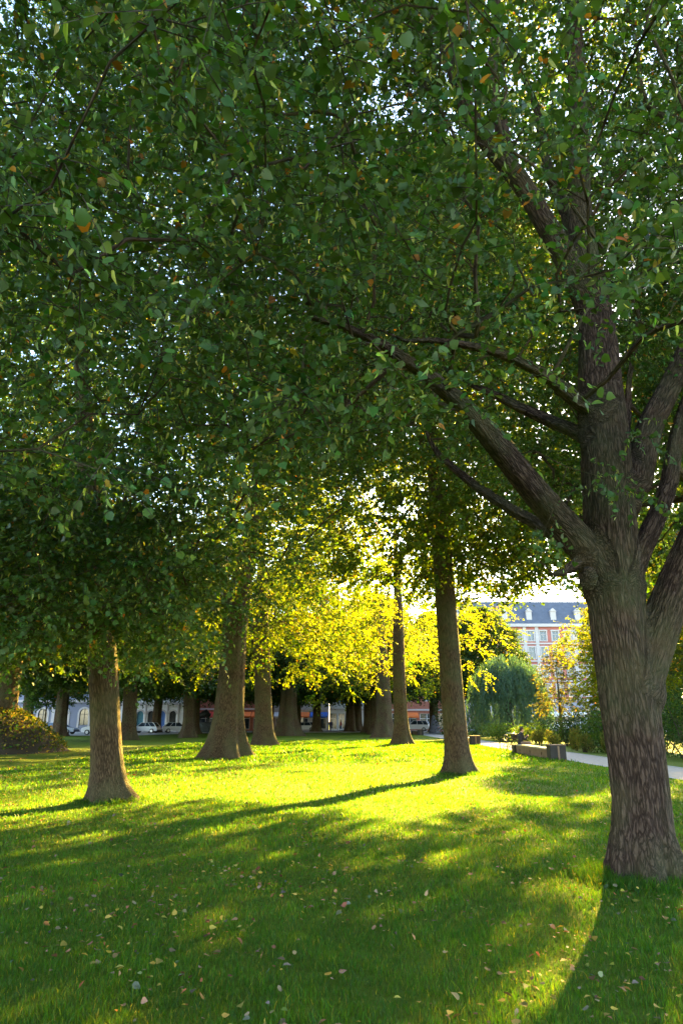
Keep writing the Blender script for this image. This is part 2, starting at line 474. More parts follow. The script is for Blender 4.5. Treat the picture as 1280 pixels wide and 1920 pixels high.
def tree(name, label, loc, r0, H, clear, Rc, skirt, ntips, ntw, nlf, size, colr, seed, lean=(0, 0), flare=(5, 0.3, 0.9, 0.5), fork=None,
         warm=0.01, bract=0.0, simple=True, group=None, mat='leaf_far', cat='tree', expo=0.42, z0=None, shell=0.45, twigs=False, tlen=0.6, zl=None, bark='bark_far', flut=0.05, stems=None, thin=None, extra=None):
    r = np.random.default_rng(seed)
    e = empty(name, (loc[0], loc[1], 0), label, cat, group)
    sk = Skel()
    top = H * 0.86
    pts = []
    zs = [-0.15, 0.0, 0.12, 0.25, 0.42, 0.7, 1.1] + list(np.arange(1.7, top, 0.62))
    wx = r.normal(size=2) * 0.10
    last = -1
    for z in zs:
        w = 0.10 * math.sin(z * 0.55 + seed) * min(1, z / 3)
        x = lean[0] * z + w * wx[0] * 3; y = lean[1] * z + w * wx[1] * 3
        if fork and z > fork[0]: x += fork[1] * (z - fork[0])
        rr = r0 * (1 - 0.06 * z / 3 if z < clear else max(0.10, (1 - 0.06 * clear / 3) * (1 - (z - clear) / (top - clear) * 0.9)))
        last = sk.add((x, y, z), last, rr, ok=z > clear - 0.2)
    if fork:
        base = min(range(len(sk.p)), key=lambda q: abs(sk.p[q][2] - fork[0])); cur = base
        for i in range(1, 12):
            z = sk.p[base][2] + i * 0.6
            cur = sk.add((sk.p[base][0] - fork[2] * i * 0.6, sk.p[base][1] + 0.05 * i, z), cur, max(0.05, r0 * 0.66 * (1 - i * 0.06)), ok=z > clear - 0.2)
    if zl is None:
        def zl(x, y, rho):
            th = math.atan2(y, x); s = skirt(th) if callable(skirt) else skirt
            q = min(1, rho / Rc)
            return clear + 0.8 + (s - clear - 0.8) * q ** 1.5
    zz = z0 if z0 is not None else min(clear, 3.0)
    tips = crown_tips(r, ntips, (0, 0), Rc, H, zl, zz, shell)
    if mat == 'leaf': tips = clumps(r, tips, 1.15, 0.45, -0.5)
    if thin: tips = tips[np.array([r.random() < thin(*t) for t in tips])]
    if extra:   # low hanging boughs: (x0, x1, y0, y1, z0, z1, n)
        q = np.stack([r.uniform(extra[0], extra[1], extra[6]), r.uniform(extra[2], extra[3], extra[6]), r.uniform(extra[4], extra[5], extra[6])], 1)
        q = q[q[:, 2] > extra[4] + 0.5 * np.abs(np.sin(q[:, 0] * 1.1 + 0.6 * q[:, 1]))]; tips = np.concatenate([tips, q])
    tips = tips[np.linalg.norm(tips + np.array([loc[0], loc[1], -1.65]), axis=1) > 3.8]
    ends = grow(sk, tips, r, 0.7)
    rad, kids, cnt = finish_radii(sk, 0.006, expo, r0 * 0.55)
    skel_mesh(sk, rad, kids, cnt, 'trunk', M[bark], e, flute=dict(n=40, f=root_flare(*flare, flut=flut, seed=seed)))
    pos, ax, nm, sz, wd, c, tw = sprays(ends, sk, r, ntw, nlf, size, tlen, colr, (0, 0, clear + 3), warm, bract, simple)
    cr = leaves('crown', pos, ax, nm, sz, wd, c, M[mat], e, simple)
    if twigs: twig_mesh(tw, 'twigs', M['twig'], cr, 0.005)
    return e

# ------------------------------------------------------------------ setting
def ground():
    xs = np.concatenate([[-900, -300, -120, -70], np.arange(-60, 61, 1.0), [70, 120, 300, 900]])
    ys = np.concatenate([[-300, -60, -20], np.arange(-10, 126, 1.0), [150, 220, 400, 1500]])
    X, Y = np.meshgrid(xs, ys)
    Z = 0.05 * np.sin(X * 0.31 + 1) * np.sin(Y * 0.23) + 0.03 * np.sin(X * 0.9 + Y * 0.7)
    m = (np.abs(X - 11.2) < 2.6) | (Y > 88) | (Y < -20) | (np.abs(X) > 60)
    Z[m] = 0
    # river bank falls away on the right
    f = np.clip((X - 18.0) / 3.5, 0, 1) * np.clip((37 - X) / 3.5, 0, 1); Z = Z - 1.6 * f * (Y < 109)
    V = np.stack([X, Y, Z], -1).reshape(-1, 3)
    w = len(xs); i, j = np.meshgrid(np.arange(len(ys) - 1), np.arange(w - 1), indexing='ij')
    a = (i * w + j); q = np.stack([a, a + 1, a + 1 + w, a + w], -1).reshape(-1, 4)
    o = mesh_np('ground', V, q.ravel(), np.full(len(q), 4), M['lawn'], smooth=True)
    tag(o, kind='structure')
ground()
def gz(x, y):
    z = 0.05 * np.sin(x * 0.31 + 1) * np.sin(y * 0.23) + 0.03 * np.sin(x * 0.9 + y * 0.7)
    return np.where((np.abs(x - 11.2) < 2.6) | (y > 88), 0, z)
# path: light gravel with flush stone edging
def strip(name, xl, xr, ys, z, mat):
    v = []; f = []
    for y in ys:
        v += [(xl(y), y, z), (xr(y), y, z)]
    for i in range(len(ys) - 1): f.append((2 * i, 2 * i + 1, 2 * i + 3, 2 * i + 2))
    b = MB(); b.add(v, f); return tag(b.build(name, mat), kind='structure')
ys = list(range(-20, 118, 3))
bend = lambda y: 0.0
strip('path', lambda y: 10.0 + bend(y), lambda y: 12.35 + bend(y), ys, 0.012, M['gravel'])
strip('path_edge', lambda y: 12.35 + bend(y), lambda y: 12.5 + bend(y), ys, 0.02, M['kerb'])
strip('path_edge', lambda y: 9.9 + bend(y), lambda y: 10.0 + bend(y), ys, 0.016, M['kerb'])
b = MB(); b.box(-90, 120, 113.5, 150, -0.2, 0.05); tag(b.build('road', M['asphalt']), kind='structure')
# plaza on the left
b = MB(); b.add([(-90, 84, 0.03), (-25, 84, 0.03), (-19.5, 100, 0.03), (-12, 112, 0.03), (-12, 113.4, 0.03), (-90, 113.4, 0.03)], [(0, 1, 2, 3, 4, 5)]); tag(b.build('pavement', M['paving']), kind='structure')
b = MB(); b.box(-12, 90, 109.5, 113.4, -1.5, 0.06); tag(b.build('pavement', M['paving']), kind='structure')
m, nt, N, L, B = new_mat('river'); B.inputs['Base Color'].default_value = (0.03, 0.05, 0.05, 1); B.inputs['Roughness'].default_value = 0.08
bp = N.new('ShaderNodeBump'); bp.inputs['Distance'].default_value = 0.02; L.new(noise(N, L, N.new('ShaderNodeTexCoord').outputs['Object'], 2.5, 3), bp.inputs['Height']); L.new(bp.outputs[0], B.inputs['Normal'])
b = MB(); b.add([(18.5, -60, -1.2), (36.5, -60, -1.2), (36.5, 110, -1.2), (18.5, 110, -1.2)], [(0, 1, 2, 3)]); tag(b.build('river', m), kind='structure')

# ------------------------------------------------------------------ grass and leaf litter
def grass():
    r = np.random.default_rng(3)
    zones = [(3.0, 6.5, 3.2, 4300, 0.048, 0.0042), (6.5, 10, 5.0, 2000, 0.050, 0.0065), (10, 17, 8.0, 750, 0.055, 0.011), (17, 30, 9.8, 200, 0.065, 0.022), (30, 62, 9.8, 70, 0.10, 0.05)]
    V = []; F = []; T = []; nb = 0
    feet = [(3.2, 8.0, 0.50, 5200, 0.085), (-4.97, 15.8, 0.50, 2600, 0.10), (3.87, 24.1, 0.62, 1500, 0.11), (-5.46, 34.5, 1.1, 1500, 0.12)]
    for y0, y1, hw, dens, h, w in zones + [('foot',) + f for f in feet]:
        if y0 == 'foot':
            fx, fy, fr, n, h = y1, hw, dens, h, w; w = 0.006 if fy < 10 else 0.012
            a_ = r.random(n) * 6.283; q_ = fr * (0.75 + 0.75 * r.random(n) ** 1.4); x = fx + np.cos(a_) * q_; y = fy + np.sin(a_) * q_
        else:
          n = int((y1 - y0) * hw * 2 * dens)
          x = r.uniform(-hw - (1 if y0 > 6 else 0), hw, n) if y0 < 16 else r.uniform(-12, hw, n); y = r.uniform(y0, y1, n)
        cl = np.sin(x * 3.1 + 2 * np.sin(y * 2.3)) * np.sin(y * 2.7 + 1.5 * np.sin(x * 1.9))
        tuft = np.sin(x * 11 + 3 * np.sin(y * 7)) * np.sin(y * 13 + 2 * np.sin(x * 9))
        hh = h * (0.55 + 0.75 * r.random(n)) * (1 + 0.25 * cl + 0.25 * tuft)
        a = r.random(n) * 6.283; ln = r.random(n) * 0.9 * hh
        dx = np.cos(a); dy = np.sin(a)
        b = r.random(n) * 6.283; wx = np.cos(b) * w * 0.5; wy = np.sin(b) * w * 0.5
        z = gz(x, y) - 0.005
        p0 = np.stack([x - wx, y - wy, z], 1); p1 = np.stack([x + wx, y + wy, z], 1)
        mid = np.stack([x + dx * ln * 0.35, y + dy * ln * 0.35, z + hh * 0.6], 1)
        wv = np.stack([wx, wy, 0 * wx], 1) * 0.8
        tip = np.stack([x + dx * ln, y + dy * ln, z + hh], 1)
        P = np.stack([p0, p1, mid + wv, mid - wv, tip], 1)
        base = (np.arange(n) * 5 + nb)[:, None]
        F.append(np.concatenate([base + [0, 1, 2], base + [0, 2, 3], base + [3, 2, 4]], 1).ravel())
        V.append(P.reshape(-1, 3)); nb += n * 5
        c = col_jit((0.033, 0.105, 0.009), n, r, 0.25, 0.14) * (1 + 0.18 * cl)[:, None]
        yl = r.random(n) < 0.06; c[yl] = col_jit((0.13, 0.17, 0.03), yl.sum(), r, 0.2, 0.1)
        T.append(np.repeat(c, 5, 0))
    o = mesh_np('grass', np.concatenate(V), np.concatenate(F), np.full(sum(len(f) for f in F) // 3, 3), M['grass_blade'], tint=np.concatenate(T).clip(0.004, 0.4))
    tag(o, 'short green mown grass blades covering the park lawn', 'grass', kind='stuff')
grass()
def litter():
    r = np.random.default_rng(5)
    x = []; y = []
    for (x0, x1, y0, y1, n) in [(-4, 4.5, 3.5, 9, 3800), (-7, 6.5, 9, 16, 3200), (-13, 7, 16, 34, 1500), (-13, -3, 12, 26, 2200), (-24, -6, 26, 46, 4200), (-9, 6, 30, 70, 900)]:
        x.append(r.uniform(x0, x1, n)); y.append(r.uniform(y0, y1, n))
    x = np.concatenate(x); y = np.concatenate(y)
    pt = np.sin(x * 1.9 + 2 * np.sin(y * 0.8)) * np.sin(y * 1.4 + x * 0.6) + 0.5 * np.sin(x * 5 + y * 4)
    kp = r.random(len(x)) < 0.45 + 0.5 * pt; x, y = x[kp], y[kp]; n = len(x)
    pos = np.stack([x, y, gz(x, y) + 0.035 + 0.02 * r.random(n)], 1)
    ax = r.normal(size=(n, 3)); ax[:, 2] *= 0.25
    nm = r.normal(size=(n, 3)) * 0.35; nm[:, 2] += 1
    c = col_jit((0.20, 0.125, 0.055), n, r, 0.35, 0.2)
    k = r.random(n); q = k < 0.25; c[q] = col_jit((0.38, 0.29, 0.05), q.sum(), r, 0.2, 0.1)
    q = (k > 0.25) & (k < 0.4); c[q] = col_jit((0.24, 0.18, 0.11), q.sum(), r, 0.2, 0.1)
    q = (k > 0.4) & (k < 0.5); c[q] = col_jit((0.20, 0.075, 0.03), q.sum(), r, 0.3, 0.1)
    sz = (0.022 + 0.042 * r.random(n) ** 1.5) * np.where(y > 20, 1.7, 1.0)
    o = leaves('fallen_leaves', pos, ax, nm, sz, np.where(r.random(n) < .4, 0.5, 0.9), c.clip(0.01, 0.6), M['litter'], None)
    tag(o, 'dry brown and yellow fallen leaves scattered over the lawn', 'fallen leaves', kind='stuff')
litter()

# ------------------------------------------------------------------ foreground linden (right)
HERO = {
    'trunk': [(3.20,8.00,-0.04,0.419), (3.22,8.00,0.25,0.345), (3.26,8.00,0.83,0.347), (3.25,8.00,1.38,0.349), (3.25,8.00,1.95,0.357), (3.23,8.00,2.55,0.365), (3.24,8.00,3.17,0.373), (3.25,8.00,3.83,0.343), (3.30,8.00,4.52,0.338), (3.33,8.00,5.24,0.347), (3.37,8.05,6.02,0.316), (3.47,8.10,6.69,0.288), (3.44,8.15,7.40,0.244), (3.43,8.20,8.23,0.214), (3.47,8.20,9.17,0.196), (3.60,8.20,10.15,0.186), (3.69,8.20,11.53,0.159), (3.76,8.20,13.13,0.131), (3.71,8.20,15.41,0.102), (3.85,8.20,17.98,0.069)],
    'A': [(3.11,8.00,3.27,0.254), (2.77,7.90,3.74,0.198), (2.31,7.70,4.17,0.177), (1.89,7.50,4.67,0.157), (1.52,7.30,4.99,0.131), (1.22,7.10,5.23,0.104), (0.90,6.90,5.47,0.084), (0.47,6.60,5.63,0.058), (-0.22,6.20,5.64,0.036)],
    'A2': [(3.11,8.10,3.52,0.097), (2.78,8.60,3.99,0.090), (2.36,9.00,4.44,0.081), (1.97,9.50,5.05,0.071), (1.51,10.00,5.68,0.050)],
    'B': [(3.21,8.10,5.06,0.102), (3.05,8.30,5.23,0.091), (2.75,8.70,5.71,0.085), (2.39,9.10,6.23,0.071), (1.98,9.50,6.63,0.049)],
    'C': [(3.18,7.90,5.41,0.115), (2.80,7.70,5.65,0.087), (2.43,7.50,5.83,0.072), (1.84,7.20,5.88,0.057), (1.22,6.90,5.74,0.040), (0.70,6.60,5.63,0.026)],
    'D': [(3.39,8.10,7.02,0.218), (3.07,7.90,7.82,0.175), (2.71,7.70,8.53,0.161), (2.33,7.50,9.02,0.153), (1.87,7.30,9.27,0.137), (1.51,7.10,9.83,0.108), (1.37,6.90,10.53,0.079), (1.01,6.70,11.43,0.054)],
    'E': [(2.22,7.45,9.15,0.124), (2.15,7.50,10.09,0.105), (2.33,7.60,11.43,0.087), (2.37,7.60,12.51,0.065), (2.23,7.60,14.41,0.043)],
    'F': [(3.47,8.30,7.86,0.152), (3.48,8.60,8.94,0.121), (3.30,9.00,10.22,0.096), (3.45,9.40,11.75,0.075), (3.23,9.80,13.72,0.050)],
    'G': [(3.40,8.00,2.10,0.274), (3.71,7.95,2.70,0.235), (3.98,7.90,3.28,0.207), (4.23,7.80,3.77,0.183), (4.60,7.70,4.41,0.160), (4.93,7.60,5.20,0.130), (5.29,7.40,6.41,0.099), (5.84,7.20,7.83,0.068)],
    'H': [(3.43,8.00,3.30,0.159), (3.79,8.10,3.86,0.125), (4.12,8.20,4.52,0.115), (4.31,8.30,5.14,0.105), (4.77,8.50,5.94,0.081), (5.37,8.70,7.24,0.054)],
    'I': [(3.54,8.10,4.41,0.234), (3.86,8.20,5.03,0.193), (4.27,8.30,5.68,0.185), (4.67,8.40,6.38,0.169), (5.18,8.60,7.36,0.147), (5.73,8.80,8.71,0.115), (6.20,9.00,10.43,0.087)],
    'J': [(3.60,8.20,4.88,0.082), (3.92,8.50,5.62,0.051), (4.06,8.70,6.38,0.045), (4.30,8.80,7.13,0.035)],
    'K': [(6.20,9.00,10.43,0.105), (5.52,8.70,10.94,0.086), (4.77,8.40,10.78,0.063), (4.56,8.20,11.09,0.050), (4.57,8.00,11.50,0.037)],
    'N': [(2.84,7.90,3.47,0.082), (2.49,7.60,3.22,0.042), (2.29,7.40,3.12,0.023), (2.19,7.20,3.25,0.014)],
}
GREEN = (0.105, 0.205, 0.048)
def off_camera(tips, ox, oy, d=4.0):
    return tips[np.linalg.norm(tips + np.array([ox, oy, -1.65]), axis=1) > d]
def hero():
    r = np.random.default_rng(11)
    ox, oy = 3.2, 8.0
    e = empty('linden_tree', (ox, oy, 0), 'big furrowed linden trunk with forked limbs nearest the camera at the right', 'tree', 'park linden trees')
    off = np.array([ox, oy, 0])
    sk = Skel(); mb = MB()
    ids = {}
    for key, pts in HERO.items():
        P = [np.array(p) - np.array([ox, oy, 0, 0]) for p in pts]
        dense = interp(P, 0.28)
        # smooth the limb path
        A = np.array(dense); A[:, 3] *= 0.86 if key == 'trunk' else 0.88
        for _ in range(3): A[1:-1] = 0.5 * A[1:-1] + 0.25 * (A[:-2] + A[2:])
        if key != 'trunk':
            A[1:-1, :3] += np.array([np.interp(np.arange(len(A) - 2), np.arange(0, len(A), 4), r.normal(size=len(np.arange(0, len(A), 4)))) for _ in range(3)]).T * 0.035
        if key == 'trunk': last = -1
        else:
            if key == 'K': pp = np.array([q for q in range(len(sk.p))])
            last = int(np.argmin(np.linalg.norm(np.array(sk.p) - A[0, :3], axis=1)))
        for q in A:
            last = sk.add(q[:3], last, max(q[3], 0.01), ok=q[2] > 4.6 and q[3] < 0.24 and key not in ('N',))
        if key not in ('trunk',):   # every limb thins out into a crooked bough
            d = A[-1, :3] - A[-3, :3]; d /= np.linalg.norm(d); q0 = A[-1].copy(); ext = []
            for i in range(7):
                d = d + r.normal(size=3) * 0.16 + np.array([0, 0, 0.04]); d /= np.linalg.norm(d)
                q0 = np.array([*(q0[:3] + d * 0.32), q0[3] * 0.76]); ext.append(q0); last = sk.add(q0[:3], last, max(q0[3], 0.008), ok=q0[2] > 4.4)
            A = np.concatenate([A, np.array(ext)])
        mb.tube([tuple(q[:3]) for q in A], [q[3] for q in A], 20)
    # root buttresses and swollen joints
    for a, l, w in [(0.25, 0.75, 0.16), (1.5, 0.62, 0.14), (2.75, 0.62, 0.12), (3.6, 0.55, 0.13), (4.5, 0.72, 0.16), (5.4, 0.85, 0.18)]:
        dx, dy = math.cos(a), math.sin(a)
        mb.tube([(0.03 + dx * 0.14, dy * 0.14, 1.2), (0.02 + dx * 0.2, dy * 0.2, 0.55), (dx * 0.30, dy * 0.30, 0.22), (dx * l * 0.65, dy * l * 0.65, 0.02), (dx * l * .85, dy * l * .85, -0.1)], [0.10, 0.13, w * 0.85, w * 0.7, w * 0.5], 14)
    for j, s in ((HERO['A'][0], 1.0), (HERO['G'][0], 1.0), (HERO['I'][0], 0.95), (HERO['H'][0], 1.1), (HERO['D'][0], 0.9)):
        mb.ball((j[0] - ox, j[1] - oy, j[2] - 0.12), j[3] * s * 0.92, 16, 12, (1, 1, 1.3))
    mb.ball((2.84 - ox, 7.72 - oy, 3.22), 0.11, 12, 8, (1, 1, 1.3))
    t = remeshed(mb, 'trunk', M['bark'], e, 0.022, 6)
    me = t.data; n = len(me.vertices); co = np.zeros(n * 3, np.float32); me.vertices.foreach_get('co', co); co = co.reshape(-1, 3)
    nr = np.zeros(n * 3, np.float32); me.vertices.foreach_get('normal', nr); nr = nr.reshape(-1, 3)
    # bark coordinates in the frame of the nearest limb
    SP = []; SD = []; SL = []
    for i in range(len(sk.p)):
        if sk.par[i] >= 0 and np.linalg.norm(sk.p[i] - sk.p[sk.par[i]]) > 1e-3:
            a = sk.p[sk.par[i]]; SP.append(a); SD.append(sk.p[i] - a); SL.append(sk.L[sk.par[i]])
    SP = np.array(SP); SD = np.array(SD); SL = np.array(SL); ln = np.linalg.norm(SD, axis=1)
    bk = np.zeros((n, 3), np.float32)
    for s in range(0, n, 20000):
        c = co[s:s + 20000].astype(float); d = c[:, None] - SP[None]
        u = np.clip((d * SD[None]).sum(2) / ln ** 2, 0, 1); dd = np.linalg.norm(d - SD[None] * u[..., None], axis=2)
        k = np.argmin(dd, 1); T = SD[k] / ln[k][:, None]
        U = np.cross(T, [0.0, 1.0, 0.0]); U /= np.linalg.norm(U, axis=1, keepdims=True); W = np.cross(T, U)
        rel = c - (SP[k] + SD[k] * u[np.arange(len(c)), k][:, None])
        bk[s:s + 20000, 0] = (rel * U).sum(1); bk[s:s + 20000, 1] = (rel * W).sum(1); bk[s:s + 20000, 2] = (SL[k] + u[np.arange(len(c)), k] * ln[k]) * 0.15
    at = me.attributes.new('bark', 'FLOAT_VECTOR', 'POINT'); at.data.foreach_set('vector', bk.ravel())
    ang = np.arctan2(bk[:, 1], bk[:, 0]); big = np.clip(1 - (co[:, 2]) / 5, 0.0, 1)
    disp = 0.010 * np.sin(ang * 9 + 3 * np.sin(co[:, 2] * 0.7)) * np.clip(1.2 - co[:, 2] / 4, 0, 1) + 0.012 * np.sin(ang * 4 + co[:, 2] * 0.9)
    disp += 0.006 * np.sin(ang * 23 + 2.5 * np.sin(co[:, 2] * 2.1 + ang)) * (co[:, 2] < 8)
    co2 = co + nr * disp[:, None] * (np.abs(co[:, 2]) < 7)[:, None]
    me.vertices.foreach_set('co', co2.astype(np.float32).ravel()); me.update()
    def zl(x, y, rho):
        X = x + ox; Y = y + oy
        if X > 1.7 and Y < 8.6: b = 1.65 + 0.62 * Y + 0.25
        elif Y < 8.6: b = 1.65 + 0.36 * Y + 0.4 + 0.25 * max(0, X)
        elif X > 3.6: b = 4.7
        else: b = max(5.5, 1.65 + 0.36 * Y)
        return max(b, 3.9) + 0.5 * math.sin(X * 1.7 + Y) * 0.5
    tips = crown_tips(r, 6000, (0, 0), 8.0, 18.5, zl, 3.4, 0.5)
    tips = off_camera(tips[(tips[:, 1] + oy > 1.6)], ox, oy)
    tips = clumps(r, tips, 1.15, 0.45, -0.55)
    fr = (tips[:, 0] + ox > 1.0) & (tips[:, 1] + oy < 7.2) & (tips[:, 2] > 5.8); tips = tips[~fr | (r.random(len(tips)) < 0.4)]
    side = np.stack([r.uniform(4.0, 8.5, 750), r.uniform(7.5, 13, 750), r.uniform(5.6, 13.5, 750)], 1) - off
    tips = np.concatenate([tips, side])
    # hand-set low sprays seen against the trunk and the gap
    extra = np.array([(2.95, 7.4, 4.35), (3.2, 7.35, 4.25), (3.5, 7.5, 4.9), (2.2, 7.2, 3.6), (0.6, 6.0, 4.4), (1.2, 6.2, 4.6), (4.9, 7.2, 4.9), (4.6, 7.0, 5.4)]) - off
    ends = grow(sk, np.concatenate([tips, extra]), r, 0.5, 0.10, 0.13)
    sk2r, kids, cnt = finish_radii(sk, 0.0050, 0.45, 0.075)
    # thin branches only: limbs are in the trunk mesh
    nb0 = len(sk.p)
    limb = np.array(sk.r) > 0
    V = Skel(); mp = {}
    for i in range(nb0):
        if limb[i]: continue
        p = sk.par[i]
        if p not in mp:
            mp[p] = V.add(sk.p[p], -1 if limb[p] else mp[p], 0)
            V.r[mp[p]] = min(sk2r[i] * 1.3, 0.09)
        mp[i] = V.add(sk.p[i], mp[p], 0); V.r[mp[i]] = float(sk2r[i])
    # children of the same limb node must start their own chains: keep it simple, chains share the root
    rr, kk, cc = finish_radii(V, 0.005, 0.45)
    skel_mesh(V, rr, kk, cc, 'branches', M['bark_far'], e)
    pos, ax, nm, sz, wd, c, tw = sprays(ends, sk, r, 7, 12, 0.066, 0.52, GREEN, (0, 0, 6), 0.022, 0.18, False)
    cr = leaves('crown', pos, ax, nm, sz, wd, c, M['leaf'], e)
    twig_mesh(tw, 'twigs', M['twig'], cr, 0.0035)
    return e
hero()

# ------------------------------------------------------------------ other avenue trees
G = 'park linden trees'
def zl0(x, y, rho):
    Y = y + 0.5; X = x - 5.2
    if Y < 4.5: return 4.3 - 0.05 * rho
    return 1.65 + 0.30 * Y + 0.35 * max(0, X + 1.0)
tree('linden_tree', 'linden crown hanging in from the top left with close pale bracts', (-5.8, 0.2), 0.42, 17, 4.4, 7.4, 3.6, 3400, 7, 12, 0.066, GREEN, 21,
     group=G, mat='leaf', thin=lambda x, y, z: 0.35 if y < -1.5 else 1.0, bract=0.20, warm=0.022, simple=False, twigs=True, zl=zl0, z0=3.0, bark='bark', tlen=0.52)
def zl1(x, y, rho):
    q = min(1, rho / 7)
    if y < 1.0 and rho > 0.8: return 3.1
    low = 3.4
    if y > 1.0: return 5.4
    return 4.2 + (low - 4.2) * min(1, (rho / 4.5)) ** 1.4 if rho > 0.8 else 4.4
tree('linden_tree', 'smooth brown leaning trunk at the left with lowest drooping leaves', (-4.97, 15.8), 0.335, 22, 4.0, 8.2, 3, 4700, 6, 12, 0.080, GREEN, 22, lean=(-0.165, 0.0),
     group=G, mat='leaf', extra=(-6.5, 2.6, -6.5, -1.2, 2.75, 5.6, 1000), thin=lambda x, y, z: 0.0 if x > 2.3 + 0.85 * (z - 3.3) else 1.0, bract=0.10, warm=0.012, simple=False, twigs=True, zl=zl1, z0=2.6, flare=(4, 0.6, 1.05, 0.30), flut=0.02, tlen=0.6)
tree('linden_tree', 'linden at the far left edge with its trunk outside the picture', (-15.8, 25), 0.5, 24, 4.6, 8.0, 4.2, 2800, 5, 9, 0.14, GREEN, 29, group=G, z0=3.8, tlen=0.75)
tree('linden_tree', 'slim straight mossy trunk standing alone right of the lawn centre', (3.87, 24.1), 0.40, 25, 6.9, 6.5, 6.4, 5200, 5, 9, 0.152, (0.10, 0.165, 0.03), 23, lean=(-0.035, 0),
     group=G, bract=0.05, twigs=True, z0=6.0, thin=lambda x, y, z: 0.3 if x < -1.0 and z < 12 else (0.0 if x > 5.9 and 9.2 < z < 11.5 else 1.0), zl=lambda x, y, rho: 7.2 if rho < 1.2 else 6.6 + 0.3 * math.sin(x * 1.3 + y), flare=(5, 1.2, 0.85, 0.35), flut=0.02, tlen=0.75)
tree('linden_tree', 'thickest fluted trunk with wide spreading root base at the left', (-5.46, 34.5), 0.66, 24, 6.4, 7.4, lambda th: 6.6 if math.sin(th) < 0 else 4.0, 1500, 5, 9, 0.15, (0.09, 0.14, 0.02), 24, lean=(0.01, 0),
     group=G, mat='leaf_glow', z0=3.4, flare=(6, 0.2, 1.25, 0.9), flut=0.055, fork=(6.0, 0.12, 0.28), tlen=0.8)
tree('linden_tree', 'pale forked trunk just behind the fluted one at the left', (-5.4, 50.5), 0.62, 23, 7.0, 7.0, lambda th: 6.4 if math.sin(th) < 0 else 4.0, 1300, 5, 8, 0.19, (0.10, 0.15, 0.02), 25, lean=(-0.06, 0),
     group=G, mat='leaf_glow', z0=3.6, flare=(4, 1.0, 0.9, 0.6), fork=(5.4, 0.02, 0.30), flut=0.04, tlen=0.9)
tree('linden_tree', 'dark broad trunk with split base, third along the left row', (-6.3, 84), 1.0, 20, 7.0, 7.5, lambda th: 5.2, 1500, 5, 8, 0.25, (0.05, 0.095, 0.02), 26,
     group=G, z0=4.5, flare=(5, 0.4, 1.1, 1.2), flut=0.10, tlen=1.1)
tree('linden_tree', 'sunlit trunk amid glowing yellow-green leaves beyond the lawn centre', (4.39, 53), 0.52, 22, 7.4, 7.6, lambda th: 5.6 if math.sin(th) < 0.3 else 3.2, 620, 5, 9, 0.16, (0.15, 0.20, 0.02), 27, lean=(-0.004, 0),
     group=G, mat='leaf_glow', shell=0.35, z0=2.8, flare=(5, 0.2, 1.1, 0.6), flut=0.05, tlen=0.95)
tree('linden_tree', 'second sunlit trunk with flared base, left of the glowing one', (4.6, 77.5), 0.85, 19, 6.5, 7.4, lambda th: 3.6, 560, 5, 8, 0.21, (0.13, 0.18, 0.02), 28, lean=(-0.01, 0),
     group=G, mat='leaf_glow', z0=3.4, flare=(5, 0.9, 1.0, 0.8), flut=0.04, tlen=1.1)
# repeated distant trees: two kinds built once, copied
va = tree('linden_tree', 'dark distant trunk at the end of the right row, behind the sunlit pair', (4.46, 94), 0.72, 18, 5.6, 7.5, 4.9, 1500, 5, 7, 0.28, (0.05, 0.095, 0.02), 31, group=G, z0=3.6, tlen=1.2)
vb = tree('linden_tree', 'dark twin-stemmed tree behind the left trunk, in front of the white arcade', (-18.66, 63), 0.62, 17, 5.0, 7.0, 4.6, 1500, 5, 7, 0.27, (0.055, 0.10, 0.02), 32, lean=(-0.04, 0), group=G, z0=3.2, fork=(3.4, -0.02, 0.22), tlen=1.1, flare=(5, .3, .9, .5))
far = [
 (va, 4.1, 108, 0.9, 'farthest dark trunk of the right row, left of all its neighbours'),
 (va, 2.6, 118, 1.3, 'greyish double trunk where the right row ends, before the glass shopfront'),
 (va, -18.9, 89, 2.2, 'leaning dark trunk directly left of the bronze statue'),
 (va, -20.2, 98, 3.9, 'pale leaning trunk close behind the one left of the statue'),
 (vb, -27.5, 106, 2.9, 'slim trunk standing between the two white cars by the arcade'),
 (va, -16.0, 112, 5.1, 'thin dark trunk beside the distant pedestrian'),
 (va, -7.0, 112, 3.3, 'thin dark trunk by the parked pale van, left of two on the far lawn'),
 (vb, -3.9, 112, 4.3, 'straight dark trunk between the van and the glass shopfront'),
 (va, 1.4, 114, 0.4, 'slender dark trunk in front of the glass shopfront'),
 (vb, -30, 58, 1.9, 'linden behind the ivy mound with sunlit yellowish leaves'),
 (va, -33, 84, 2.5, 'linden far left behind the mound, over the grey building'),
 (vb, -16.2, 76, 0.6, 'linden crown filling the gap left of the fluted trunk'),
 (va, -44, 100, 1.0, 'linden at the far left street corner'),
 (vb, -11.5, 100, 5.5, 'linden crown above the red awning'),
 (va, -19, 40, 3.0, 'linden crown at the left edge above the mound'),
]
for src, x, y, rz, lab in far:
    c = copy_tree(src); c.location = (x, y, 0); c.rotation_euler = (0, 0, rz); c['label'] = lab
    s = 0.92 + 0.16 * ((x * 7.3 + y * 3.1) % 1); c.scale = (s, s, s)
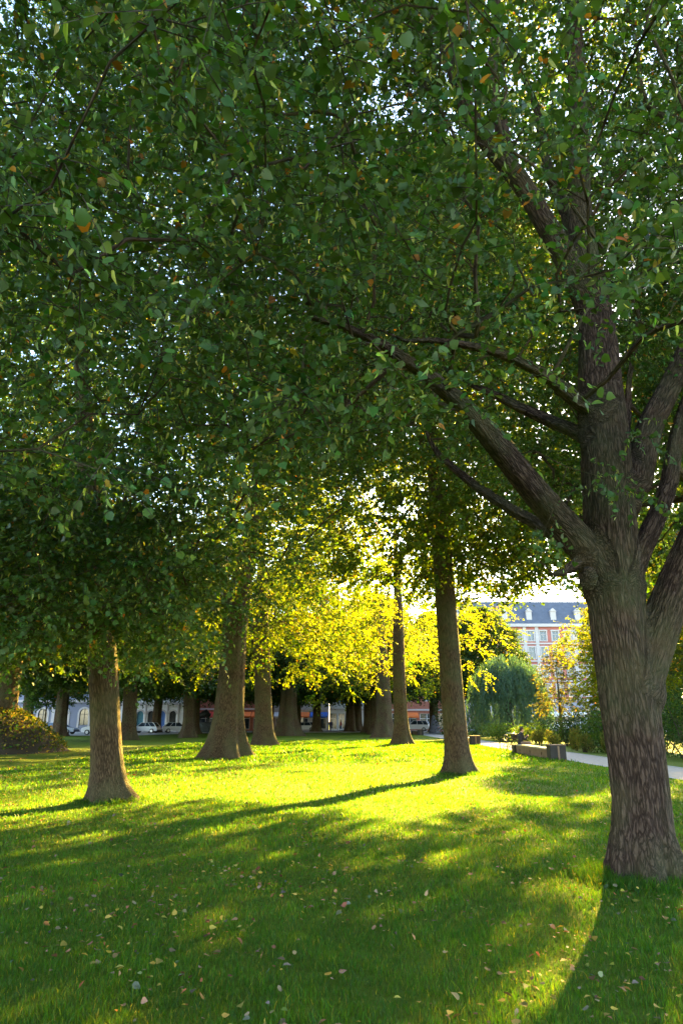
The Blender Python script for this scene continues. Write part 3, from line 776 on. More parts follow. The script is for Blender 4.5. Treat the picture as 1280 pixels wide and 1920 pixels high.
# right bank
RB = 'trees on the river bank'
tree('bank_tree', 'leafy tree beyond the path at the right edge, behind the near trunk', (20.3, 31), 0.3, 25, 8.3, 7.6, 7.0, 3600, 5, 9, 0.19, (0.055, 0.12, 0.022), 41, group=RB, z0=8.5, tlen=0.8, zl=lambda x, y, rho: 8.7, thin=lambda x, y, z: 0.0 if x * 0.891 - y * 0.454 < -3.3 and 12.2 < z < 15.5 else 1.0)  # crown raised and notched to shade the near lawn and leave sun patches
tree('bank_tree', 'tree with sunlit yellow leaves left of the near trunk beyond the path', (20.8, 49), 0.25, 14, 2.2, 4.4, 2.0, 1200, 5, 8, 0.16, (0.12, 0.16, 0.02), 42, group=RB, z0=1.6, tlen=0.8, mat='leaf_glow')
tree('bank_tree', 'tall tree with orange-tinged leaves at the right, over the river', (23, 38), 0.35, 17, 4.0, 5.5, 3.0, 1100, 5, 8, 0.17, (0.08, 0.12, 0.02), 43, group=RB, warm=0.05, z0=4.2, tlen=0.9)
tree('bank_tree', 'thin-stemmed brownish sapling in front of the pink building', (18.4, 60), 0.14, 7.3, 1.8, 1.9, 2.4, 130, 4, 6, 0.17, (0.09, 0.10, 0.045), 44, group=RB, warm=0.03, z0=2.0, tlen=0.7, flare=(4, .2, .4, .3), stems=1)
# ------------------------------------------------------------------ shrubs, willow, mound
def shrub(name, label, loc, rx, ry, h, n, size, colr, seed, group=None, upright=0.0, cat='shrub', mat='leaf_far', sub=9):
    r = np.random.default_rng(seed)
    z = float(gz(np.array(loc[0]), np.array(loc[1]))) - (1.2 if loc[0] > 18.5 else 0.0)
    e = empty(name, (loc[0], loc[1], z), label, cat, group)
    k = max(4, int(n / 160)); th = r.random(k) * 6.28; q = np.sqrt(r.random(k))
    C_ = np.stack([np.cos(th) * q * rx * 0.7, np.sin(th) * q * ry * 0.7, h * (0.25 + 0.5 * r.random(k))], 1)
    s = r.integers(0, k, n)
    d = r.normal(size=(n, 3)); d /= np.linalg.norm(d, axis=1, keepdims=True)
    rad = np.stack([np.full(n, rx * 0.42), np.full(n, ry * 0.42), np.full(n, h * 0.40)], 1)
    pos = C_[s] + d * rad * (0.6 + 0.45 * r.random((n, 1)))
    pos[:, 2] = np.abs(pos[:, 2])
    ax = r.normal(size=(n, 3)) + np.array([0, 0, upright]) + d * 0.6; nm = r.normal(size=(n, 3)) + [0, 0, 0.5]
    c = col_jit(colr, n, r, 0.28, 0.12) * col_jit(np.ones(3), k, r, 0.18, 0.06)[s]
    leaves('foliage', pos, ax, nm, size * (0.6 + 0.8 * r.random(n)), np.full(n, 0.7 if upright < 1 else 0.3), c.clip(0.004, 0.5), M[mat], e, True)
    b = MB()
    for i in range(sub):
        c0 = C_[i % k]; b.tube([(c0[0] * 0.2, c0[1] * 0.2, -0.2), (c0[0] * 0.6, c0[1] * 0.6, c0[2] * 0.5), tuple(c0)], [0.04, 0.03, 0.012], 5)
    b.build('stems', M['twig'], e)
    return e
SG = 'shrubs along the river bank'
shrub('shrub', 'bright green low shrub at the foot of the willow, left half', (13.6, 61), 1.9, 2.2, 1.35, 2600, 0.13, (0.10, 0.17, 0.03), 51, SG)
shrub('shrub', 'bright green low shrub at the foot of the willow, behind the bicycle', (14.4, 55), 1.6, 2.2, 1.45, 2600, 0.12, (0.10, 0.17, 0.03), 52, SG)
shrub('shrub', 'dark bluish-green bush behind the seated man', (15.6, 50), 2.2, 2.6, 2.1, 3600, 0.12, (0.03, 0.07, 0.03), 53, SG)
shrub('shrub', 'large dark bush above the bench end block', (17.0, 47), 2.2, 2.6, 2.3, 3600, 0.12, (0.028, 0.065, 0.03), 54, SG)
shrub('shrub', 'mid-green bush left of the near trunk beside the path', (15.2, 40.5), 1.7, 2.4, 2.4, 4200, 0.11, (0.055, 0.12, 0.022), 55, SG)
shrub('shrub', 'dark bush at the right edge of the picture across the path', (16.2, 33.5), 1.9, 3.4, 3.3, 5200, 0.11, (0.035, 0.085, 0.02), 56, SG)
shrub('shrub', 'green bush just right of the near trunk across the path', (17.2, 38.5), 2.0, 2.4, 3.0, 4200, 0.11, (0.05, 0.11, 0.02), 57, SG)
shrub('shrub', 'dark tall bush at the far end of the path, behind the walking couple', (14.2, 92), 2.6, 3, 4.2, 3200, 0.2, (0.035, 0.075, 0.02), 58, SG)
shrub('shrub', 'round bush by the far path end, right of the standing stone', (15.5, 80), 2.0, 2.6, 2.0, 2400, 0.18, (0.06, 0.12, 0.02), 59, SG)
for i, (x, y, h) in enumerate([(13.5, 45.5, 1.0), (13.9, 42.8, 1.2), (13.4, 40.0, 0.8), (14.3, 38.4, 1.1), (13.3, 48.5, 0.9), (14.6, 35.4, 0.9)]):
    shrub('wild_plant', ['pale flowering weeds in front of the dark bush, behind the seated man', 'tall reedy weeds on the bank above the middle of the bench', 'yellowish weeds on the bank beside the bench block',
          'loose weeds at the verge left of the near trunk', 'low weeds on the bank left of the seated man', 'low weeds on the verge hidden behind the near trunk'][i],
          (x, y), 0.6, 0.9, h, 700, 0.17, (0.16, 0.19, 0.06), 70 + i, 'weeds on the verge', upright=2.2, cat='weeds', sub=5)

def willow(loc, H, Rw, seed, label):
    r = np.random.default_rng(seed)
    e = empty('weeping_willow', (loc[0], loc[1], 0), label, 'tree')
    b = MB(); b.tube([(0, 0, -0.5), (0.1, 0, 1.2), (0.0, 0.1, 2.6), (-0.1, 0, H * 0.62), (0, 0, H * 0.85)], [0.5, 0.36, 0.3, 0.2, 0.08], 12)
    for k in range(9):
        a = k * 0.7; b.tube([(0, 0, 2.2 + 0.3 * k), (math.cos(a) * Rw * .35, math.sin(a) * Rw * .35, H * .62 + .15 * k), (math.cos(a) * Rw * .7, math.sin(a) * Rw * .7, H * .72)], [0.16, 0.1, 0.03], 6)
    b.build('trunk', M['twig'], e, True)
    n = 900
    th = r.random(n) * 6.28; q = np.sqrt(r.random(n)) * 0.96 + 0.04
    lump = 1 + 0.10 * np.sin(th * 3 + 1) + 0.07 * np.sin(th * 7)
    R0 = Rw * q * lump
    zt = H * (0.60 + 0.40 * np.sqrt(np.clip(1 - q ** 2, 0, 1))) * (0.95 + 0.1 * r.random(n)) * (1 + .06 * np.sin(th * 5))
    zb = np.where(q > 0.6, 0.25 + 1.6 * r.random(n), zt * 0.5)
    m = 34
    u = (np.arange(m)[None] + r.random((n, m))) / m
    z = zt[:, None] + (zb - zt)[:, None] * u
    Rr = R0[:, None] * (1 + 0.16 * np.sin(u * 2.2)) ; a = th[:, None] + 0.05 * np.sin(u * 3 + th[:, None] * 9)
    pos = np.stack([Rr * np.cos(a), Rr * np.sin(a), z], -1).reshape(-1, 3) + r.normal(size=(n * m, 3)) * 0.05
    N = n * m
    ax = r.normal(size=(N, 3)) * 0.22 + [0, 0, -1]; nm = r.normal(size=(N, 3)); nm[:, 2] *= 0.2
    c = col_jit((0.14, 0.25, 0.13), N, r, 0.15, 0.08) * np.repeat(col_jit(np.ones(3), n, r, 0.25, 0.04), m, 0)
    leaves('foliage', pos, ax, nm, 0.30 * (0.6 + 0.8 * r.random(N)), np.full(N, 0.22), c.clip(0.01, 0.5), M['willow'], e, True)
willow((16.9, 72), 7.8, 3.6, 61, 'weeping willow with blue-green curtains hanging over the river bank')

def mound():
    r = np.random.default_rng(9)
    cx, cyy = -30.0, 40.0; nx, ny = 60, 44
    u = np.linspace(-1, 1, nx); v = np.linspace(-1, 1, ny); U, V = np.meshgrid(u, v)
    hf = lambda U, V: 4.6 * np.clip(1 - (np.abs(U) ** 1.6 + np.abs(V) ** 2.4), 0, 1) ** 0.7 * (1 + 0.06 * np.sin(U * 9 + V * 4))
    Z = hf(U, V) - 0.08
    P = np.stack([cx + U * 14.6, cyy + V * 6, Z], -1).reshape(-1, 3)
    i, j = np.meshgrid(np.arange(ny - 1), np.arange(nx - 1), indexing='ij'); a = i * nx + j
    q = np.stack([a, a + 1, a + 1 + nx, a + nx], -1).reshape(-1, 4)
    o = mesh_np('mound', P, q.ravel(), np.full(len(q), 4), M['soil'], smooth=True); tag(o, kind='structure')
    n = 36000
    U = r.uniform(-1, 1, n); V = r.uniform(-1, 1, n); z = hf(U, V); k = z > 0.02; U, V, z = U[k], V[k], z[k]; n = len(U)
    bump = 0.18 * np.sin(U * 31 + 3 * np.sin(V * 12)) * np.sin(V * 23)
    pos = np.stack([cx + U * 14.6, cyy + V * 6, z + 0.05 + np.abs(bump) * r.random(n) + 0.15 * r.random(n)], 1)
    ax = r.normal(size=(n, 3)); nm = r.normal(size=(n, 3)) * 0.7 + [0.1, -0.3, 0.8]
    c = col_jit((0.07, 0.10, 0.02), n, r, 0.35, 0.2); y = r.random(n) < 0.25; c[y] = col_jit((0.22, 0.17, 0.03), y.sum(), r, 0.3, 0.1)
    o = leaves('ivy', pos, ax, nm, 0.13 * (0.6 + 0.8 * r.random(n)), np.full(n, 0.85), c.clip(0.01, 0.5), M['leaf_far'], None, True)
    tag(o, 'dark ivy with yellowed leaves covering the mound at the left', 'ground cover', kind='stuff')
M['soil'] = plain('soil', (0.05, 0.035, 0.02), 0.95)
mound()

# ------------------------------------------------------------------ buildings
def wall_holes(b, x0, x1, z0, z1, y, holes, t=0.3):
    """front wall in plane y (facing -y) with rectangular holes (hx0,hx1,hz0,hz1) and reveals of depth t"""
    xs = sorted({x0, x1, *[h[0] for h in holes], *[h[1] for h in holes]}); zs = sorted({z0, z1, *[h[2] for h in holes], *[h[3] for h in holes]})
    for i in range(len(xs) - 1):
        for j in range(len(zs) - 1):
            mx = (xs[i] + xs[i + 1]) / 2; mz = (zs[j] + zs[j + 1]) / 2
            if any(h[0] < mx < h[1] and h[2] < mz < h[3] for h in holes): continue
            b.add([(xs[i], y, zs[j]), (xs[i + 1], y, zs[j]), (xs[i + 1], y, zs[j + 1]), (xs[i], y, zs[j + 1])], [(0, 1, 2, 3)])
    for a, c, d, e in holes:
        b.add([(a, y, d), (a, y + t, d), (a, y + t, e), (a, y, e)], [(0, 1, 2, 3)]); b.add([(c, y, d), (c, y, e), (c, y + t, e), (c, y + t, d)], [(0, 1, 2, 3)])
        b.add([(a, y, d), (c, y, d), (c, y + t, d), (a, y + t, d)], [(0, 1, 2, 3)]); b.add([(a, y, e), (a, y + t, e), (c, y + t, e), (c, y, e)], [(0, 1, 2, 3)])
def window_at(parent, cx, y, z0, z1, w, frame_mat, surround=None, arch=False, mull=True):
    """window part with its own frame; pane is a sub-part"""
    f = MB(); t = 0.07
    f.box(cx - w / 2, cx - w / 2 + t, y + 0.10, y + 0.18, z0, z1); f.box(cx + w / 2 - t, cx + w / 2, y + 0.10, y + 0.18, z0, z1)
    f.box(cx - w / 2 + t, cx + w / 2 - t, y + 0.10, y + 0.18, z0, z0 + t); f.box(cx - w / 2 + t, cx + w / 2 - t, y + 0.10, y + 0.18, z1 - t, z1)
    if mull:
        f.box(cx - 0.04, cx + 0.04, y + 0.09, y + 0.17, z0 + t, z1 - t)
        zz = z0 + (z1 - z0) * 0.66; f.box(cx - w / 2 + t, cx - 0.04, y + 0.09, y + 0.17, zz - 0.035, zz + 0.035); f.box(cx + 0.04, cx + w / 2 - t, y + 0.09, y + 0.17, zz - 0.035, zz + 0.035)
    if surround:
        s = surround
        f.box(cx - w / 2 - s, cx - w / 2, y - 0.08, y + 0.1, z0 - 0.12, z1); f.box(cx + w / 2, cx + w / 2 + s, y - 0.08, y + 0.1, z0 - 0.12, z1)
        f.box(cx - w / 2 - s - .05, cx + w / 2 + s + .05, y - 0.11, y + 0.1, z1, z1 + s * 1.2); f.box(cx - w / 2, cx + w / 2, y - 0.12, y + 0.1, z0 - 0.12, z0)
    fo = f.build('window', frame_mat, parent)
    g = MB(); g.add([(cx - w / 2, y + 0.15, z0), (cx + w / 2, y + 0.15, z0), (cx + w / 2, y + 0.15, z1), (cx - w / 2, y + 0.15, z1)], [(0, 1, 2, 3)]); g.build('pane', M['glass'], fo)
def arch_piece(b, cx, w, zs, y, mat_depth=0.3, top=None, n=10):
    """spandrel filling a rectangular hole above springing zs with a round arch"""
    r0 = w / 2; top = top or zs + r0
    for sgn in (-1, 1):
        pts = [(cx + sgn * r0 * math.cos(math.pi / 2 * i / n), zs + r0 * math.sin(math.pi / 2 * i / n)) for i in range(n + 1)]
        for i in range(n):
            p, q = pts[i], pts[i + 1]
            b.add([(p[0], y, p[1]), (q[0], y, q[1]), (q[0], y, top), (p[0], y, top)], [(0, 1, 2, 3)])
            b.add([(p[0], y, p[1]), (q[0], y, q[1]), (q[0], y + mat_depth, q[1]), (p[0], y + mat_depth, p[1])], [(0, 1, 2, 3)])
def arch_ring(b, cx, w, zs, y, t, d=0.1, n=16):
    r0 = w / 2
    for i in range(n):
        a0 = math.pi * i / n; a1 = math.pi * (i + 1) / n
        P = lambda a, r, yy: (cx + r * math.cos(a), yy, zs + r * math.sin(a))
        vs = [P(a0, r0, y - d), P(a1, r0, y - d), P(a1, r0 + t, y - d), P(a0, r0 + t, y - d), P(a0, r0, y), P(a1, r0, y), P(a1, r0 + t, y), P(a0, r0 + t, y)]
        b.add(vs, [(0, 1, 2, 3), (3, 2, 6, 7), (0, 4, 5, 1)])

wm = plain('white_paint', (0.72, 0.70, 0.68), 0.6, var=0.05)
M['white'] = wm
M['pink'] = plain('pink_render', (0.42, 0.14, 0.105), 0.85, var=0.08, scale=0.5)
M['greywall'] = plain('grey_render', (0.20, 0.205, 0.25), 0.85, var=0.08, scale=0.6)
M['greystone'] = plain('grey_stone', (0.32, 0.31, 0.34), 0.85, var=0.1, scale=1)
M['slate'] = plain('slate_roof', (0.09, 0.10, 0.13), 0.6, var=0.12, scale=2)
M['cream'] = plain('cream_render', (0.50, 0.44, 0.40), 0.85, var=0.06, scale=0.6)
M['brick'] = plain('red_brick', (0.36, 0.13, 0.08), 0.9, var=0.15, scale=4)
M['red'] = plain('red_canvas', (0.6, 0.05, 0.04), 0.7, var=0.08)
M['orange'] = plain('orange_canvas', (0.75, 0.18, 0.04), 0.7, var=0.08)
M['blue'] = plain('blue_canvas', (0.04, 0.12, 0.45), 0.7, var=0.08)
M['dark'] = plain('dark_metal', (0.02, 0.021, 0.023), 0.5, var=0.1)

def pink_building():
    x0, x1, y = 24.0, 66.0, 138.0
    e = empty('apartment_building', (x0, y, 0), 'pink rendered apartment building with white window surrounds and slate mansard roof', 'building')
    W = x1 - x0; e2 = e
    cols = [1.6 + 2.45 * i for i in range(int((W - 2) / 2.45))]
    rows = [(6.3, 8.5), (9.9, 12.1), (13.5, 15.7), (17.0, 18.9)]
    holes = [(c - 0.6, c + 0.6, a, b_) for c in cols for a, b_ in rows]
    b = MB(); wall_holes(b, 0, W, 5.3, 20.2, 0, holes)
    b.box(0, W, 0.3, 12, 5.3, 20.2); b.build('wall', M['pink'], e)
    ac = [1.6 + 2.45 * i for i in range(len(cols))]
    b = MB(); wall_holes(b, 0, W, 0, 5.3, -0.06, [(c - 0.85, c + 0.85, 0.6, 4.45) for c in ac], 0.36)
    for c in ac: arch_piece(b, c, 1.7, 3.6, -0.058, 0.35, 4.452)
    b.box(0, W, 0.36, 12, 0, 5.3)
    b.build('ground_storey', M['greystone'], e)
    b = MB(); b.box(-0.2, W + 0.2, -0.28, -0.01, 5.3, 5.75); b.box(-0.1, W + .1, -0.2, -0.01, 9.05, 9.35); b.box(-0.1, W + .1, -0.2, -0.01, 12.9, 13.15); b.box(-0.1, W + .1, -0.2, -0.01, 16.3, 16.6); b.box(-0.4, W + 0.4, -0.5, -0.01, 19.75, 20.35)
    for i in range(0, len(cols) - 1):
        if i % 4 in (0, 1):
            c = cols[i] + 1.22; b.box(c - 0.33, c + 0.33, -0.15, -0.01, 5.76, 9.04); b.box(c - 0.33, c + 0.33, -0.15, -0.01, 9.36, 12.89); b.box(c - 0.33, c + 0.33, -0.15, -0.01, 13.16, 16.29); b.box(c - 0.33, c + 0.33, -0.15, -0.01, 16.61, 19.74)
    b.build('cornice', M['cream'], e)
    b = MB(); b.add([(-0.3, -0.3, 20.36), (W + .3, -0.3, 20.36), (W, 2.0, 25.2), (0, 2.0, 25.2), (0, 12, 25.2), (W, 12, 25.2), (-.3, 12.2, 20.36), (W + .3, 12.2, 20.36)], [(0, 1, 2, 3), (3, 2, 5, 4), (0, 3, 4, 6), (1, 7, 5, 2), (6, 4, 5, 7)])
    rf = b.build('roof', M['slate'], e)
    for i in range(1, len(cols), 2):
        d = MB(); c = cols[i]; d.box(c - .55, c + .55, 0.1, 2.2, 21.2, 22.9); d.add([(c - .7, 0, 22.9), (c + .7, 0, 22.9), (c, 0, 23.6), (c - .7, 2.2, 22.9), (c + .7, 2.2, 22.9), (c, 2.2, 23.6)], [(0, 1, 2), (0, 2, 5, 3), (1, 4, 5, 2)])
        d.build('dormer', M['cream'], rf)
    for c in cols:
        for a, b_ in rows: window_at(e, c, 0, a, b_, 1.2, M['cream'], 0.24)
    for c in ac: 
        g = MB(); g.box(c - 0.85, c + 0.85, 0.2, 0.28, 0.6, 4.45); g.build('arched_window', M['glass'], e)
    b = MB(); b.tube([(6.9, -0.25, 0.1), (6.9, -0.25, 20)], 0.08, 8); b.build('downpipe', M['dark'], e)
pink_building()

def grey_building():
    x0, W, y = -82.0, 45.6, 117.0
    e = empty('corner_building', (x0, y, 0), 'grey-blue stuccoed building at the far left with pale arched window surrounds', 'building')
    cols = [2.4 + 3.4 * i for i in range(13)]
    holes = [(c - .75, c + .75, 1.0, 3.6) for c in cols] + [(c - .6, c + .6, a, a + 2.1) for c in cols for a in (6.2, 9.8, 13.2)]
    b = MB(); wall_holes(b, 0, W, 0, 16.5, 0, holes)
    for c in cols: arch_piece(b, c, 1.5, 2.85, 0.002, 0.3, 3.602)
    b.box(0, W, 0.3, 12, 0, 16.5); b.build('wall', M['greywall'], e)
    b = MB(); b.box(-0.1, W + .1, -0.25, -0.01, 4.6, 5.0); b.box(-.2, W + .2, -.4, -.01, 16.1, 16.7)
    for c in cols:
        b.box(c - 1.05, c - .75, -0.1, -0.005, 0.6, 2.85); b.box(c + .75, c + 1.05, -0.1, -0.005, 0.6, 2.85); arch_ring(b, c, 1.5, 2.85, -0.005, 0.3)
    for c in cols[::3]: b.box(c + 1.45, c + 1.95, -0.12, -0.006, 0, 4.59)
    b.build('trim', M['cream'], e)
    b = MB(); b.add([(-.2, -.4, 16.72), (W + .2, -.4, 16.72), (W + .2, 12.2, 16.72), (-.2, 12.2, 16.72), (3, 6, 21), (W - 3, 6, 21)], [(0, 1, 5, 4), (1, 2, 5), (2, 3, 4, 5), (3, 0, 4)]); b.build('roof', M['slate'], e)
    for c in cols:
        window_at(e, c, 0, 1.0, 3.6, 1.5, M['dark'])
        for a in (6.2, 9.8, 13.2): window_at(e, c, 0, a, a + 2.1, 1.2, M['white'])
grey_building()
def arcade_building():
    x0, W, y = -36.2, 10.6, 116.6
    e = empty('arcade_building', (x0, y, 0), 'cream-white building with a row of round-arched shop openings', 'building')
    cols = [1.5 + 1.78 * i for i in range(5)]
    b = MB(); wall_holes(b, 0, W, 0, 14, 0, [(c - .55, c + .55, 0.2, 3.25) for c in cols] + [(c - .5, c + .5, a, a + 1.9) for c in cols for a in (5.6, 9.0)], 0.45)
    for c in cols: arch_piece(b, c, 1.1, 2.7, 0.002, 0.45, 3.252)
    b.box(0, W, 0.45, 12, 0, 14); b.build('wall', M['white'], e)
    b = MB()
    for c in cols: arch_ring(b, c, 1.1, 2.7, -0.003, 0.24, 0.1)
    for i in range(6): b.box(0.5 + 1.78 * i, 0.72 + 1.78 * i, -0.14, -0.004, 0, 4.2)
    b.box(0, W, -0.25, -0.01, 4.2, 4.6); b.box(-.1, W + .1, -.4, -.01, 13.6, 14.1); b.build('trim', M['cream'], e)
    b = MB(); b.add([(-.1, -.4, 14.12), (W + .1, -.4, 14.12), (W + .1, 12, 14.12), (-.1, 12, 14.12), (1, 6, 18), (W - 1, 6, 18)], [(0, 1, 5, 4), (1, 2, 5), (2, 3, 4, 5), (3, 0, 4)]); b.build('roof', M['brick'], e)
    pc = [plain('shop_orange', (0.5, .28, .08), .6), plain('shop_teal', (0.05, .22, .3), .5), M['dark'], plain('shop_blue', (0.05, .15, .45), .5), M['dark']]
    for c, m_ in zip(cols, pc):
        g = MB(); g.box(c - .55, c + .55, .35, .44, .2, 3.25); g.box(c - .03, c + .03, .3, .35, .2, 3.2); g.box(c - .55, c + .55, .3, .35, 1.0, 1.07); g.build('shop_window', m_, e)
    for c in cols:
        for a in (5.6, 9.0): window_at(e, c, 0, a, a + 1.9, 1.0, M['dark'])
arcade_building()
def shop_row(x0, W, y, H, wall, label, aw, name='shop_building', bay=3.2):
    e = empty(name, (x0, y, 0), label, 'building')
    n = int(W / bay + .01); cols = [bay * (i + .5) + (W - n * bay) / 2 for i in range(n)]
    b = MB(); wall_holes(b, 0, W, 0, H, 0, [(c - bay * .4, c + bay * .4, 0.3, 3.0) for c in cols] + [(c - .55, c + .55, a, a + 1.9) for c in cols for a in np.arange(5.2, H - 2.4, 3.3)])
    b.box(0, W, .3, 10, 0, H); b.build('wall', wall, e)
    b = MB(); b.box(-.1, W + .1, -.3, -.01, H - .5, H + .05); b.box(0, W, -.12, -.01, 3.5, 3.8); b.build('trim', M['cream'], e)
    b = MB(); b.add([(-.1, -.3, H + .06), (W + .1, -.3, H + .06), (W + .1, 10, H + .06), (-.1, 10, H + .06), (0, 5, H + 4), (W, 5, H + 4)], [(0, 1, 5, 4), (1, 2, 5), (2, 3, 4, 5), (3, 0, 4)]); b.build('roof', M['slate'], e)
    for c in cols:
        window_at(e, c, 0, 0.3, 3.0, bay * .8, M['white'])
        for a in np.arange(5.2, H - 2.4, 3.3): window_at(e, c, 0, a, a + 1.9, 1.1, M['white'])
    for i, m_ in aw:
        c = cols[i]; b = MB(); w = bay * .48
        b.add([(c - w, -.03, 3.2), (c + w, -.03, 3.2), (c + w, -1.5, 2.5), (c - w, -1.5, 2.5), (c + w, -1.5, 2.25), (c - w, -1.5, 2.25), (c - w, -.03, 3.12), (c + w, -.03, 3.12)], [(0, 3, 2, 1), (3, 5, 4, 2), (6, 7, 4, 5), (0, 6, 5, 3), (1, 2, 4, 7)]); b.build('awning', m_, e)
    return e
shop_row(-25.2, 12.8, 124, 13, M['brick'], 'red brick shop building with red awnings behind the bronze statue', [(0, M['red']), (1, M['red']), (2, M['orange']), (3, M['orange'])])
shop_row(-12.0, 9.6, 127, 12, M['cream'], 'cream shop building with orange and blue awnings behind the pale van', [(0, M['white']), (1, M['orange']), (2, M['blue'])])
shop_row(-2.2, 9.0, 128, 9, M['white'], 'pale shop building with tall glazed bays at the end of the lawn', [], bay=1.5)
shop_row(7.2, 14, 132, 12, M['brick'], 'brick building closing the view at the far end of the path', [(1, M['orange'])])

# ------------------------------------------------------------------ bronze statue
def statue():
    e = empty('bronze_statue', (-20.9, 107.5, 0), 'dark bronze animal statue on a rough boulder plinth by the plaza', 'statue')
    r = np.random.default_rng(2)
    b = MB(); b.ball((0, 0, 0.5), 1.0, 18, 12, (1.35, 1.0, 1.05)); b.ball((-.5, 0, .9), .8, 14, 10, (1.1, .9, .8)); b.ball((.7, .1, .6), .7, 14, 10, (1.1, .9, .9)); b.box(-1.5, 1.5, -1.1, 1.1, -.2, .18)
    o = remeshed(b, 'plinth', plain('green_stone', (0.10, 0.12, 0.12), .85, scale=3, bump=.02), e, 0.08, 2)
    n = len(o.data.vertices); co = np.zeros(n * 3, np.float32); o.data.vertices.foreach_get('co', co); co = co.reshape(-1, 3)
    co += (np.sin(co * 7.1 + 2 * np.sin(co[:, [1, 2, 0]] * 5)) * .05).astype(np.float32); o.data.vertices.foreach_set('co', co.ravel()); o.data.update()
    b = MB()  # a heavy beast, head down-left, arched back
    b.cap((-.55, 0, 2.35), (.5, 0, 2.75), .42, .50, 14); b.cap((.5, 0, 2.75), (.95, 0, 2.55), .5, .3, 14)
    b.cap((-.55, 0, 2.4), (-.95, 0, 2.75), .36, .28); b.cap((-.95, 0, 2.8), (-1.35, -.05, 2.62), .27, .13)
    b.cap((-.9, .14, 3.0), (-.86, .2, 3.2), .07, .03); b.cap((-.9, -.14, 3.0), (-.86, -.2, 3.2), .07, .03)
    for x, yy, kx, fx in ((-.55, .22, -.7, -.55), (-.6, -.22, -.5, -.75), (.75, .24, .95, .75), (.7, -.24, .9, .6)):
        b.cap((x, yy, 2.35), (kx, yy, 1.95), .2, .13); b.cap((kx, yy, 1.95), (fx, yy, 1.5), .12, .08); b.cap((fx, yy, 1.48), (fx - .12, yy, 1.44), .09, .06)
    b.tube([(1.15, 0, 2.7), (1.4, 0, 2.9), (1.45, 0, 2.5), (1.3, 0, 2.2)], [.06, .05, .045, .06], 8)
    b.cap((-.2, 0, 2.9), (.5, 0, 3.2), .12, .16)
    remeshed(b, 'animal_figure', plain('bronze', (0.035, 0.04, 0.038), .45, .7), e, 0.035, 3)
statue()

# ------------------------------------------------------------------ bench, bicycle
M['concrete'] = plain('weathered_concrete', (0.22, 0.14, 0.085), .9, scale=4, bump=.004)
M['wood'] = plain('bleached_wood', (0.42, 0.36, 0.27), .8, scale=6)
M['black_block'] = plain('blackened_timber', (0.035, 0.028, 0.022), .75, scale=3)
def bench(loc, L, label, bays=3):
    e = empty('park_bench', loc, label, 'bench', 'long low benches along the path')
    w = 0.5
    for side in (-w / 2, w / 2 - .06):
        b = MB(); bl = L / bays
        for k in range(bays):
            y0 = k * bl + .3; y1 = (k + 1) * bl + .3; z0, z1 = 0.0, .41; cyc = y0 + bl * .62; cz = .2; s = .12
            D = [(cyc, cz - s), (cyc + s, cz), (cyc, cz + s), (cyc - s, cz)]; Cc = [(y0, z0), (y1, z0), (y1, z1), (y0, z1)]
            for x in (side, side + .06):
                P = [(x, q[0], q[1]) for q in Cc] + [(x, q[0], q[1]) for q in D]
                b.add(P, [(0, 1, 4), (1, 5, 4), (1, 2, 5), (2, 6, 5), (2, 3, 6), (3, 7, 6), (3, 0, 7), (0, 4, 7)])
            for q in range(4):
                p, s2 = D[q], D[(q + 1) % 4]; b.add([(side, p[0], p[1]), (side + .06, p[0], p[1]), (side + .06, s2[0], s2[1]), (side, s2[0], s2[1])], [(0, 1, 2, 3)])
        b.build('side_panel', M['concrete'], e)
    b = MB(); n = 4; sl = L / n
    for k in range(n): b.box(-w / 2 - .04, w / 2 + .04, .3 + k * sl + .008, .3 + (k + 1) * sl - .008, .412, .475)
    b.build('seat', M['wood'], e, bevel=.01)
    for y0 in (-.30, L + .302):
        b = MB(); b.box(-w / 2 - .10, w / 2 + .10, y0, y0 + .598, -.05, .62 if y0 < 0 else .42); o = b.build('end_block', M['black_block'], e, bevel=.02)
        b = MB(); b.box(-w / 2 - .12, w / 2 + .12, y0 - .02, y0 + .61, (.622 if y0 < 0 else .422), (.65 if y0 < 0 else .44)); b.box(-.02, .06, y0 - .012, y0 - .002, 0, .6 if y0 < 0 else .4); b.build('cap', M['concrete'], o)
bench((9.55, 32.2, 0), 6.0, 'nearest long bench beside the path with a man sitting at its far end')
bench((9.62, 52.0, 0), 6.0, 'second bench along the path, half hidden by the slim mossy trunk')
bench((9.65, 88.0, 0), 7.0, 'farthest bench along the path, beyond the walking couple')

